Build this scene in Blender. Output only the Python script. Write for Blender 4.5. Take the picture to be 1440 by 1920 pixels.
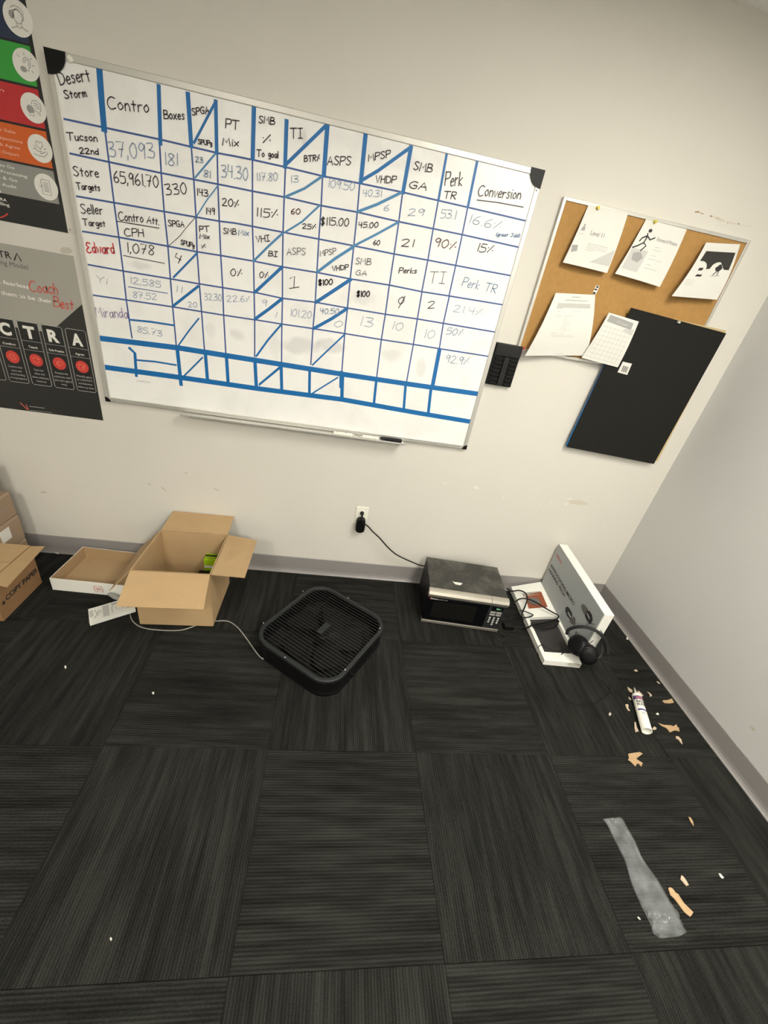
import bpy, bmesh, math, random
from mathutils import Vector, Matrix, Euler, noise

random.seed(7)
for o in list(bpy.data.objects):
    bpy.data.objects.remove(o)
SC = bpy.context.scene
COL = SC.collection

# ------------------------------------------------------------------ camera
# room frame: right wall is x=0, back wall is y=0 (room at y<0), floor z=0, metres
F_PX = 757.24
CAM_POS = Vector((-1.9894, -2.0658, 1.6865))
CAM_ROT = Euler((1.05000, -0.16503, -0.07309), 'XYZ')
cam_data = bpy.data.cameras.new('camera')
cam = bpy.data.objects.new('camera', cam_data)
COL.objects.link(cam)
cam.location = CAM_POS
cam.rotation_euler = CAM_ROT
cam_data.sensor_fit = 'VERTICAL'
cam_data.sensor_height = 36.0
cam_data.lens = F_PX * 36.0 / 1920.0
cam_data.clip_start = 0.02
SC.camera = cam

# ------------------------------------------------------------------ world, lights, exposure
W_ = bpy.data.worlds.new('world')
SC.world = W_
W_.use_nodes = True
W_.node_tree.nodes['Background'].inputs[0].default_value = (0.9, 0.95, 1.0, 1)
W_.node_tree.nodes['Background'].inputs[1].default_value = 0.05
SC.view_settings.view_transform = 'Standard'
SC.view_settings.look = 'None'
SC.view_settings.gamma = 1.0
SC.view_settings.use_curve_mapping = False
SC.view_settings.exposure = 0.0
LIGHT_COL = (1.0, 0.95, 0.845)
LIGHTS = [  # ceiling troffers: centre x, centre y, strength
    (-0.85, -1.72, 30.0), (-1.00, -4.40, 50.0), (-3.10, -3.60, 36.0)]

# ------------------------------------------------------------------ materials
def mat(name, col, rough=0.6, metal=0.0, noise_amt=0.0, noise_scale=30.0, bump=0.0, bump_scale=200.0,
        emit=None, emit_s=0.0, spec=0.5, coat=0.0, stretch=None):
    m = bpy.data.materials.new(name)
    m.use_nodes = True
    nt = m.node_tree
    b = nt.nodes['Principled BSDF']
    b.inputs['Base Color'].default_value = (*col, 1)
    b.inputs['Roughness'].default_value = rough
    b.inputs['Metallic'].default_value = metal
    b.inputs['Specular IOR Level'].default_value = spec
    if coat:
        b.inputs['Coat Weight'].default_value = coat
    if emit:
        b.inputs['Emission Color'].default_value = (*emit, 1)
        b.inputs['Emission Strength'].default_value = emit_s
    tc = nt.nodes.new('ShaderNodeNewGeometry')
    vec = tc.outputs['Position']
    if stretch:
        mp = nt.nodes.new('ShaderNodeMapping')
        mp.inputs['Scale'].default_value = stretch
        nt.links.new(vec, mp.inputs['Vector'])
        vec = mp.outputs['Vector']
    if noise_amt > 0:
        n = nt.nodes.new('ShaderNodeTexNoise')
        n.inputs['Scale'].default_value = noise_scale
        n.inputs['Detail'].default_value = 5
        nt.links.new(vec, n.inputs['Vector'])
        mx = nt.nodes.new('ShaderNodeMix')
        mx.data_type = 'RGBA'
        lo = tuple(max(0, c * (1 - noise_amt)) for c in col)
        hi = tuple(min(1, c * (1 + noise_amt)) for c in col)
        mx.inputs[6].default_value = (*lo, 1)
        mx.inputs[7].default_value = (*hi, 1)
        nt.links.new(n.outputs['Fac'], mx.inputs[0])
        nt.links.new(mx.outputs[2], b.inputs['Base Color'])
    if bump > 0:
        n2 = nt.nodes.new('ShaderNodeTexNoise')
        n2.inputs['Scale'].default_value = bump_scale
        n2.inputs['Detail'].default_value = 3
        nt.links.new(vec, n2.inputs['Vector'])
        bp = nt.nodes.new('ShaderNodeBump')
        bp.inputs['Strength'].default_value = bump
        bp.inputs['Distance'].default_value = 0.001
        nt.links.new(n2.outputs['Fac'], bp.inputs['Height'])
        nt.links.new(bp.outputs['Normal'], b.inputs['Normal'])
    return m

M = {}
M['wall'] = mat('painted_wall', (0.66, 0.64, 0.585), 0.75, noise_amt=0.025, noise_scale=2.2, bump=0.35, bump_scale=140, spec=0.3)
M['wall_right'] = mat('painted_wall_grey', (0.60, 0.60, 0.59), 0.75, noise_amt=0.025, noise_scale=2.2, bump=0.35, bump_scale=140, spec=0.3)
M['ceiling'] = mat('ceiling_tile', (0.86, 0.85, 0.82), 0.9, noise_amt=0.05, noise_scale=60)
M['baseboard'] = mat('grey_vinyl', (0.27, 0.255, 0.25), 0.42, noise_amt=0.04, noise_scale=9)
M['subfloor'] = mat('carpet_backing', (0.008, 0.008, 0.008), 1.0)
M['cardboard'] = mat('cardboard', (0.44, 0.30, 0.155), 0.85, noise_amt=0.07, noise_scale=14, bump=0.1, bump_scale=90)
M['cardboard_in'] = mat('cardboard_inside', (0.40, 0.275, 0.15), 0.88, noise_amt=0.07, noise_scale=14)
M['cardboard_shade'] = mat('shaded_cardboard', (0.27, 0.15, 0.065), 0.85, noise_amt=0.08, noise_scale=14)  # copy paper carton sides: their shade is put into a darker brown
M['cardboard_pale'] = mat('dusty_cardboard', (0.31, 0.225, 0.15), 0.88, noise_amt=0.06, noise_scale=10)
M['white_card'] = mat('white_card', (0.80, 0.80, 0.745), 0.7, noise_amt=0.03)
M['paper'] = mat('white_paper', (0.69, 0.685, 0.64), 0.7, noise_amt=0.015)
M['ink'] = mat('black_ink', (0.02, 0.02, 0.022), 0.6)
M['ink_grey'] = mat('grey_ink', (0.33, 0.33, 0.32), 0.7)
M['ink_mid'] = mat('mid_grey_ink', (0.13, 0.125, 0.12), 0.6)
M['salmon'] = mat('print_salmon', (0.80, 0.46, 0.36), 0.5)
M['ink_pale'] = mat('pale_grey_ink', (0.52, 0.52, 0.50), 0.7)
M['black_plastic'] = mat('black_plastic', (0.004, 0.004, 0.0045), 0.45, spec=0.22)
M['black_gloss'] = mat('black_gloss', (0.003, 0.003, 0.004), 0.2, spec=0.3)
M['dark_plastic'] = mat('charcoal_plastic', (0.016, 0.016, 0.0155), 0.55, spec=0.22)
M['rim_plastic'] = mat('rim_plastic', (0.018, 0.020, 0.021), 0.40, spec=0.3)
M['wire'] = mat('black_wire', (0.011, 0.011, 0.0105), 0.35, 0.3, spec=0.4)
M['fan_dark'] = mat('fan_blade_black', (0.0055, 0.0055, 0.0055), 0.6, spec=0.15)
M['window_tint'] = mat('tinted_window', (0.007, 0.007, 0.006), 0.3, spec=0.25)
M['rubber'] = mat('black_rubber', (0.006, 0.0055, 0.0055), 0.5, spec=0.25)
M['alu'] = mat('aluminium', (0.60, 0.59, 0.55), 0.38, 0.55, noise_amt=0.04, noise_scale=40)
M['steel'] = mat('brushed_steel', (0.55, 0.52, 0.46), 0.3, 0.8, noise_amt=0.12, noise_scale=300, stretch=(0.05, 0.05, 1))
M['screw'] = mat('screw_steel', (0.75, 0.75, 0.73), 0.25, 0.6)
M['white_plastic'] = mat('white_plastic', (0.82, 0.81, 0.72), 0.4)
M['grey_plastic'] = mat('grey_plastic', (0.34, 0.34, 0.32), 0.5)
M['cord_grey'] = mat('grey_cord', (0.32, 0.31, 0.28), 0.55)
M['cork'] = mat('cork', (0.385, 0.215, 0.065), 0.9, noise_amt=0.16, noise_scale=55, bump=0.3, bump_scale=260)
M['foam_black'] = mat('black_foam_board', (0.014, 0.014, 0.0125), 0.75, noise_amt=0.1, noise_scale=50, spec=0.15)
M['blue_board'] = mat('blue_board', (0.01, 0.15, 0.42), 0.6)
M['tan_board'] = mat('tan_board', (0.55, 0.42, 0.22), 0.7)
M['tape_blue'] = mat('blue_tape', (0.0, 0.135, 0.40), 0.45)
M['tape_faint'] = mat('worn_blue_tape', (0.06, 0.23, 0.45), 0.5)
M['line_blue'] = mat('blue_line_tape', (0.035, 0.09, 0.29), 0.5)
M['mk_black'] = mat('black_marker', (0.022, 0.014, 0.020), 0.5)
M['mk_brown'] = mat('brown_marker', (0.09, 0.03, 0.02), 0.5)
M['mk_grey'] = mat('faded_blue_marker', (0.27, 0.34, 0.46), 0.6)
M['mk_pale'] = mat('pale_grey_marker', (0.40, 0.42, 0.45), 0.6)
M['mk_blue'] = mat('blue_marker', (0.12, 0.22, 0.40), 0.55)
M['mk_purple'] = mat('faded_purple_marker', (0.26, 0.17, 0.36), 0.6)
M['mk_red'] = mat('red_marker', (0.58, 0.03, 0.04), 0.5)
M['navy'] = mat('print_navy', (0.018, 0.032, 0.075), 0.4)
M['green'] = mat('print_green', (0.035, 0.33, 0.045), 0.4)
M['red'] = mat('print_red', (0.50, 0.025, 0.03), 0.4)
M['orange'] = mat('print_orange', (0.63, 0.115, 0.015), 0.4)
M['grey'] = mat('print_grey', (0.27, 0.27, 0.25), 0.4)
M['lightgrey'] = mat('print_light_grey', (0.36, 0.35, 0.31), 0.4)
M['print_black'] = mat('print_black', (0.013, 0.013, 0.013), 0.4)
M['print_char'] = mat('print_charcoal', (0.024, 0.024, 0.022), 0.4)
M['print_white'] = mat('print_white', (0.78, 0.77, 0.72), 0.4)
M['coral'] = mat('print_coral', (0.60, 0.05, 0.04), 0.4)
M['coral_line'] = mat('print_coral_line', (0.80, 0.22, 0.13), 0.4)
M['coral_dull'] = mat('print_dull_coral', (0.56, 0.13, 0.10), 0.4)
M['cool_grey'] = mat('print_cool_grey', (0.385, 0.41, 0.415), 0.5)
M['orange_dull'] = mat('print_dull_orange', (0.26, 0.07, 0.03), 0.5)
M['foam_dark'] = mat('dark_foam', (0.03, 0.027, 0.027), 0.8, noise_amt=0.1)
M['scrap'] = mat('torn_paper', (0.46, 0.31, 0.17), 0.85, noise_amt=0.12, noise_scale=90)
M['scrap_pale'] = mat('pale_torn_paper', (0.52, 0.41, 0.30), 0.85, noise_amt=0.1, noise_scale=90)
M['fleck'] = mat('white_fleck', (0.75, 0.74, 0.68), 0.8)
M['yellow'] = mat('yellow_pin', (0.62, 0.52, 0.05), 0.45)
M['lime'] = mat('lime_print', (0.36, 0.56, 0.01), 0.45)
M['purple'] = mat('purple_print', (0.09, 0.06, 0.20), 0.45)
M['lcd'] = mat('green_lcd', (0.02, 0.1, 0.02), 0.4, emit=(0.45, 1.0, 0.55), emit_s=0.7)
M['scrape'] = mat('scraped_wall', (0.34, 0.22, 0.12), 0.9, noise_amt=0.3, noise_scale=120)
M['patch'] = mat('wall_patch', (0.73, 0.71, 0.655), 0.7)
M['stain'] = mat('wall_stain', (0.52, 0.49, 0.42), 0.8)
M['tan_stain'] = mat('tan_wall_stain', (0.60, 0.555, 0.465), 0.8)
M['tape_print'] = mat('tape_print', (0.30, 0.22, 0.17), 0.7)

def board_material():
    m = bpy.data.materials.new('whiteboard_surface')
    m.use_nodes = True
    nt = m.node_tree
    b = nt.nodes['Principled BSDF']
    b.inputs['Roughness'].default_value = 0.33
    g = nt.nodes.new('ShaderNodeNewGeometry')
    n = nt.nodes.new('ShaderNodeTexNoise')
    n.inputs['Scale'].default_value = 5.5
    n.inputs['Detail'].default_value = 4
    n.inputs['Roughness'].default_value = 0.55
    nt.links.new(g.outputs['Position'], n.inputs['Vector'])
    cr = nt.nodes.new('ShaderNodeValToRGB')
    cr.color_ramp.elements[0].position = 0.30
    cr.color_ramp.elements[0].color = (0.82, 0.82, 0.80, 1)
    cr.color_ramp.elements[1].position = 0.52
    cr.color_ramp.elements[1].color = (0.885, 0.885, 0.87, 1)
    nt.links.new(n.outputs['Fac'], cr.inputs[0])
    # eraser smears, painted header reflection: soft ellipses at x, z, half sizes, strength
    sp = nt.nodes.new('ShaderNodeSeparateXYZ')
    n2 = nt.nodes.new('ShaderNodeTexNoise')
    n2.inputs['Scale'].default_value = 16
    n2.inputs['Detail'].default_value = 3
    nt.links.new(g.outputs['Position'], n2.inputs['Vector'])
    nt.links.new(g.outputs['Position'], sp.inputs[0])
    def op(o, a, c):
        q = nt.nodes.new('ShaderNodeMath')
        q.operation = o
        for i, v in enumerate((a, c)):
            if isinstance(v, (int, float)):
                q.inputs[i].default_value = v
            else:
                nt.links.new(v, q.inputs[i])
        return q.outputs[0]
    tot = None
    for x, z, rx, rz, k in SMEARS_AND_REFLECTION:
        dx = op('DIVIDE', op('SUBTRACT', sp.outputs['X'], x), rx)
        dz = op('DIVIDE', op('SUBTRACT', sp.outputs['Z'], z), rz)
        d = op('ADD', op('MULTIPLY', dx, dx), op('MULTIPLY', dz, dz))
        d = op('ADD', d, op('MULTIPLY', op('SUBTRACT', n2.outputs['Fac'], 0.5), 2.2))
        f = op('MULTIPLY', op('MAXIMUM', op('SUBTRACT', 1.0, d), 0.0), k)
        f = op('MINIMUM', f, k * 0.8)
        tot = f if tot is None else op('ADD', tot, f)
    mx = nt.nodes.new('ShaderNodeMix')
    mx.data_type = 'RGBA'
    mx.inputs[7].default_value = (0.42, 0.42, 0.425, 1)
    nt.links.new(tot, mx.inputs[0])
    nt.links.new(cr.outputs[0], mx.inputs[6])
    nt.links.new(mx.outputs[2], b.inputs['Base Color'])
    return m
SMEARS_AND_REFLECTION = [(-2.179, 1.361, 0.085, 0.045, 0.42), (-2.039, 1.383, 0.07, 0.035, 0.42), (-2.468, 1.362, 0.035, 0.032, 0.3), (-2.585, 1.362, 0.03, 0.035, 0.18), (-1.597, 1.349, 0.03, 0.055, 0.3), (-1.749, 1.38, 0.06, 0.04, 0.25), (-2.859, 1.573, 0.055, 0.018, 0.3), (-1.922, 1.6, 0.06, 0.035, 0.25), (-2.215, 2.095, 0.012, 0.03, 0.35), (-2.409, 1.435, 0.05, 0.03, 0.15), (-2.3, 1.326, 0.03, 0.07, 0.14), (-1.377, 1.445, 0.05, 0.02, 0.2), (-2.084, 1.274, 0.03, 0.02, 0.1), (-2.189, 1.525, 0.05, 0.03, 0.15), (-3.003, 2.024, 0.06, 0.1, 0.14), (-2.157, 2.121, 0.5, 0.07, 0.13), (-1.742, 2.118, 0.4, 0.06, 0.12), (-2.905, 1.087, 0.03, 0.008, 0.35), (-2.44, 1.975, 0.04, 0.03, 0.12)]  # the wide entries grey the header row, a reflection put into the colour
M['board'] = board_material()
M['smudge'] = mat('eraser_smudge', (0.70, 0.695, 0.685), 0.5, noise_amt=0.06, noise_scale=25)

def microwave_top():
    m = bpy.data.materials.new('dusty_black_enamel')
    m.use_nodes = True
    nt = m.node_tree
    b = nt.nodes['Principled BSDF']
    b.inputs['Roughness'].default_value = 0.5
    g = nt.nodes.new('ShaderNodeNewGeometry')
    n = nt.nodes.new('ShaderNodeTexNoise')
    n.inputs['Scale'].default_value = 9
    n.inputs['Detail'].default_value = 8
    n.inputs['Roughness'].default_value = 0.65
    nt.links.new(g.outputs['Position'], n.inputs['Vector'])
    cr = nt.nodes.new('ShaderNodeValToRGB')
    cr.color_ramp.elements[0].position = 0.46
    cr.color_ramp.elements[0].color = (0.030, 0.029, 0.026, 1)
    cr.color_ramp.elements[1].position = 0.78
    cr.color_ramp.elements[1].color = (0.13, 0.125, 0.105, 1)
    nt.links.new(n.outputs['Fac'], cr.inputs[0])
    nt.links.new(cr.outputs[0], b.inputs['Base Color'])
    return m
M['dusty'] = microwave_top()

def carpet(name, along_x):
    """ribbed loop-pile carpet, ribs along x or along y, streaked in short dashes along the ribs"""
    m = bpy.data.materials.new(name)
    m.use_nodes = True
    nt = m.node_tree
    b = nt.nodes['Principled BSDF']
    b.inputs['Roughness'].default_value = 0.95
    b.inputs['Specular IOR Level'].default_value = 0.15
    g = nt.nodes.new('ShaderNodeNewGeometry')
    sep = nt.nodes.new('ShaderNodeSeparateXYZ')
    nt.links.new(g.outputs['Position'], sep.inputs[0])
    across = sep.outputs['Y'] if along_x else sep.outputs['X']
    oi = nt.nodes.new('ShaderNodeObjectInfo')
    # streaks
    def streak(a, l, scale, detail):
        mp = nt.nodes.new('ShaderNodeMapping')
        mp.inputs['Scale'].default_value = (l, a, 1) if along_x else (a, l, 1)
        nt.links.new(g.outputs['Position'], mp.inputs['Vector'])
        ad = nt.nodes.new('ShaderNodeVectorMath')
        ad.operation = 'ADD'
        cb = nt.nodes.new('ShaderNodeCombineXYZ')
        mu = nt.nodes.new('ShaderNodeMath')
        mu.operation = 'MULTIPLY'
        mu.inputs[1].default_value = 50
        nt.links.new(oi.outputs['Random'], mu.inputs[0])
        nt.links.new(mu.outputs[0], cb.inputs[2])
        nt.links.new(mp.outputs[0], ad.inputs[0])
        nt.links.new(cb.outputs[0], ad.inputs[1])
        n = nt.nodes.new('ShaderNodeTexNoise')
        n.inputs['Scale'].default_value = scale
        n.inputs['Detail'].default_value = detail
        n.inputs['Roughness'].default_value = 0.7
        nt.links.new(ad.outputs[0], n.inputs['Vector'])
        return n.outputs['Fac']
    s1 = streak(1.0, 0.07, 42, 2)
    s2 = streak(1.0, 0.25, 8, 3)
    s3 = streak(1.0, 1.0, 330, 2)
    def math_(op, a, bb):
        n = nt.nodes.new('ShaderNodeMath')
        n.operation = op
        for i, v in enumerate((a, bb)):
            if isinstance(v, (int, float)):
                n.inputs[i].default_value = v
            else:
                nt.links.new(v, n.inputs[i])
        return n.outputs[0]
    # rib profile, pitch 9.2 mm
    ph = math_('MULTIPLY', across, 2 * math.pi / 0.0092)
    rib = math_('ADD', math_('MULTIPLY', math_('SINE', ph, 0), 0.5), 0.5)
    v = math_('ADD', math_('MULTIPLY', s1, 0.50), math_('MULTIPLY', s2, 0.30))
    v = math_('ADD', v, math_('MULTIPLY', s3, 0.44))
    v = math_('ADD', v, math_('MULTIPLY', rib, 0.12))
    cr = nt.nodes.new('ShaderNodeValToRGB')
    e = cr.color_ramp.elements
    e[0].position = 0.46
    e[0].color = (0.0026, 0.0027, 0.0023, 1)
    e[1].position = 0.86
    e[1].color = (0.032, 0.0325, 0.0285, 1)
    k = cr.color_ramp.elements.new(0.64)
    k.color = (0.0112, 0.0116, 0.0100, 1)
    nt.links.new(v, cr.inputs[0])
    nt.links.new(cr.outputs[0], b.inputs['Base Color'])
    bp = nt.nodes.new('ShaderNodeBump')
    bp.inputs['Strength'].default_value = 0.6
    bp.inputs['Distance'].default_value = 0.0022
    hh = math_('ADD', rib, math_('MULTIPLY', s3, 0.8))
    nt.links.new(hh, bp.inputs['Height'])
    nt.links.new(bp.outputs[0], b.inputs['Normal'])
    return m
M['carpet_x'] = carpet('ribbed_carpet_across', True)
M['carpet_y'] = carpet('ribbed_carpet_along', False)

def plastic_film():
    m = bpy.data.materials.new('clear_film')
    m.use_nodes = True
    nt = m.node_tree
    for n in list(nt.nodes):
        nt.nodes.remove(n)
    out = nt.nodes.new('ShaderNodeOutputMaterial')
    tr = nt.nodes.new('ShaderNodeBsdfTransparent')
    tr.inputs[0].default_value = (0.93, 0.95, 0.96, 1)
    pr = nt.nodes.new('ShaderNodeBsdfPrincipled')
    pr.inputs['Base Color'].default_value = (0.55, 0.57, 0.58, 1)
    pr.inputs['Roughness'].default_value = 0.16
    pr.inputs['Specular IOR Level'].default_value = 0.9
    mx = nt.nodes.new('ShaderNodeMixShader')
    g = nt.nodes.new('ShaderNodeNewGeometry')
    n = nt.nodes.new('ShaderNodeTexNoise')
    n.inputs['Scale'].default_value = 24
    nt.links.new(g.outputs['Position'], n.inputs['Vector'])
    mr = nt.nodes.new('ShaderNodeMapRange')
    mr.inputs['From Min'].default_value = 0.3
    mr.inputs['From Max'].default_value = 0.75
    mr.inputs['To Min'].default_value = 0.09
    mr.inputs['To Max'].default_value = 0.24
    nt.links.new(n.outputs['Fac'], mr.inputs['Value'])
    nt.links.new(mr.outputs[0], mx.inputs[0])
    nt.links.new(tr.outputs[0], mx.inputs[1])
    nt.links.new(pr.outputs[0], mx.inputs[2])
    nt.links.new(mx.outputs[0], out.inputs[0])
    return m
M['film'] = plastic_film()
M['light'] = mat('lamp_diffuser', (0.9, 0.9, 0.88), 0.5, emit=LIGHT_COL, emit_s=1.0)

# ------------------------------------------------------------------ mesh helpers
class MB:
    def __init__(s):
        s.v = []
        s.f = []
        s.T = Matrix.Identity(4)
    def add(s, vs, fs):
        n = len(s.v)
        s.v += [s.T @ Vector(p) for p in vs]
        s.f += [tuple(n + i for i in f) for f in fs]
        return s
    def box(s, a, b):
        x0, y0, z0 = a
        x1, y1, z1 = b
        return s.hexa([(x0, y0, z0), (x1, y0, z0), (x1, y1, z0), (x0, y1, z0)],
                      [(x0, y0, z1), (x1, y0, z1), (x1, y1, z1), (x0, y1, z1)])
    def hexa(s, lo, hi):
        return s.add(list(lo) + list(hi), [(3, 2, 1, 0), (4, 5, 6, 7), (0, 1, 5, 4), (1, 2, 6, 5), (2, 3, 7, 6), (3, 0, 4, 7)])
    def plate(s, quad, off):
        """slab: polygon quad extruded by vector off"""
        n = len(quad)
        q = [Vector(p) for p in quad]
        o = Vector(off)
        return s.add(q + [p + o for p in q], [tuple(range(n - 1, -1, -1)), tuple(range(n, 2 * n))] +
                     [(i, (i + 1) % n, n + (i + 1) % n, n + i) for i in range(n)])
    def tube(s, pts, r, n=8, cap=True, flat=1.0):
        pts = [Vector(p) for p in pts]
        k = len(pts)
        rs = r if isinstance(r, (list, tuple)) else [r] * k
        up = Vector((0.13, 0.21, 0.97)).normalized()
        vs = []
        for i, p in enumerate(pts):
            t = (pts[min(i + 1, k - 1)] - pts[max(i - 1, 0)]).normalized()
            a = t.cross(up)
            if a.length < 1e-3:
                a = t.cross(Vector((1, 0, 0)))
            a.normalize()
            b = a.cross(t)
            for j in range(n):
                w = 2 * math.pi * j / n
                vs.append(p + a * math.cos(w) * rs[i] + b * math.sin(w) * rs[i] * flat)
        fs = [(i * n + j, i * n + (j + 1) % n, (i + 1) * n + (j + 1) % n, (i + 1) * n + j) for i in range(k - 1) for j in range(n)]
        if cap:
            fs += [tuple(range(n - 1, -1, -1)), tuple((k - 1) * n + j for j in range(n))]
        return s.add(vs, fs)
    def lathe(s, prof, n=32, M4=None):
        """prof: (radius, height) list, about z"""
        T = M4 or Matrix.Identity(4)
        vs = [T @ Vector((r * math.cos(2 * math.pi * j / n), r * math.sin(2 * math.pi * j / n), h)) for r, h in prof for j in range(n)]
        k = len(prof)
        fs = [(i * n + j, i * n + (j + 1) % n, (i + 1) * n + (j + 1) % n, (i + 1) * n + j) for i in range(k - 1) for j in range(n)]
        fs += [tuple(range(n - 1, -1, -1)), tuple((k - 1) * n + j for j in range(n))]
        return s.add(vs, fs)
    def ribbon(s, pts, w, nrm):
        """flat stroke of width w in the plane with normal nrm"""
        pts = [Vector(p) for p in pts]
        k = len(pts)
        if k < 2:
            return s
        vs = []
        for i in range(k):
            t = pts[min(i + 1, k - 1)] - pts[max(i - 1, 0)]
            if t.length < 1e-9:
                t = Vector((1, 0, 0))
            t.normalize()
            e = t * (w * 0.35) if i == k - 1 else (-t * (w * 0.35) if i == 0 else Vector())
            a = Vector(nrm).cross(t).normalized() * (w / 2)
            vs += [pts[i] + a + e, pts[i] - a + e]
        return s.add(vs, [(2 * i, 2 * i + 1, 2 * i + 3, 2 * i + 2) for i in range(k - 1)])
    def build(s, name, m, parent=None, bevel=0.0, smooth=False, label=None, kind=None):
        me = bpy.data.meshes.new(name)
        off = Vector((0, 0, 0))
        if parent is not None:
            off = origin_of(parent)
        me.from_pydata([tuple(p - off) for p in s.v], [], s.f)
        me.update()
        bm = bmesh.new()
        bm.from_mesh(me)
        bmesh.ops.recalc_face_normals(bm, faces=bm.faces)
        bm.to_mesh(me)
        bm.free()
        if m is not None:
            me.materials.append(m)
        if smooth:
            for p in me.polygons:
                p.use_smooth = True
        o = bpy.data.objects.new(name, me)
        COL.objects.link(o)
        if parent is not None:
            o.parent = parent
        if bevel > 0:
            bv = o.modifiers.new('bevel', 'BEVEL')
            bv.width = bevel
            bv.segments = 2
            bv.limit_method = 'ANGLE'
        if label:
            o['label'] = label
        if kind:
            o['kind'] = kind
        return o

def origin_of(o):
    v = Vector(o.location)
    while o.parent is not None:
        o = o.parent
        v = v + Vector(o.location)
    return v

def tag(o, label, cat, group=None):
    o['label'] = label
    o['category'] = cat
    if group:
        o['group'] = group
    return o

def thing(name, label, cat, loc, group=None):
    o = bpy.data.objects.new(name, None)
    COL.objects.link(o)
    o.location = loc
    o.empty_display_size = 0.05
    return tag(o, label, cat, group)

def struct(o):
    o['kind'] = 'structure'
    return o

def smooth_path(pts, n=6):
    pts = [Vector(p) for p in pts]
    if len(pts) < 3:
        return pts
    P = [pts[0] * 2 - pts[1]] + pts + [pts[-1] * 2 - pts[-2]]
    out = []
    for i in range(1, len(P) - 2):
        for k in range(n):
            t = k / n
            a, b, c, d = P[i - 1], P[i], P[i + 1], P[i + 2]
            out.append(0.5 * ((2 * b) + (c - a) * t + (2 * a - 5 * b + 4 * c - d) * t * t + (3 * b - a - 3 * c + d) * t ** 3))
    out.append(P[-2])
    return out

# measured sight lines meet real planes of the room (walls, table tops, floor)
RM = CAM_ROT.to_matrix()
def on(px, py, axis, val):
    d = RM @ Vector((px - 720.0, 960.0 - py, -F_PX))
    t = (val - CAM_POS[axis]) / d[axis]
    return CAM_POS + d * t
def wall(px, py, y=0.0):
    return on(px, py, 1, y)
def flr(px, py, z=0.0):
    return on(px, py, 2, z)
def crop(x0, y0, s):
    return lambda x, y: (x0 + x / s, y0 + y / s)

# ------------------------------------------------------------------ lettering
def text(s, P0, P1, h, nrm, m, parent, name='lettering', bold=0.0, lift=0.0005, up=None):
    """flat print: word s set from P0 to P1 with cap height h on the plane with normal nrm"""
    cu = bpy.data.curves.new('t', 'FONT')
    cu.body = s
    cu.size = 1.0
    cu.offset = bold
    cu.resolution_u = 3
    to = bpy.data.objects.new('t', cu)
    COL.objects.link(to)
    dg = bpy.context.evaluated_depsgraph_get()
    dg.update()
    me = bpy.data.meshes.new_from_object(to.evaluated_get(dg))
    bpy.data.objects.remove(to)
    bpy.data.curves.remove(cu)
    xs = [v.co.x for v in me.vertices]
    if not xs:
        return None
    x0, x1 = min(xs), max(xs)
    P0 = Vector(P0)
    P1 = Vector(P1)
    n = Vector(nrm).normalized()
    r = (P1 - P0)
    w = r.length
    r.normalize()
    u = Vector(up).normalized() if up else n.cross(r).normalized()
    off = origin_of(parent)
    for v in me.vertices:
        v.co = P0 + r * ((v.co.x - x0) / (x1 - x0) * w) + u * (v.co.y / 0.70 * h) + n * lift - off
    me.name = name
    me.materials.clear()
    me.materials.append(m)
    o = bpy.data.objects.new(name, me)
    COL.objects.link(o)
    o.parent = parent
    return o

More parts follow.
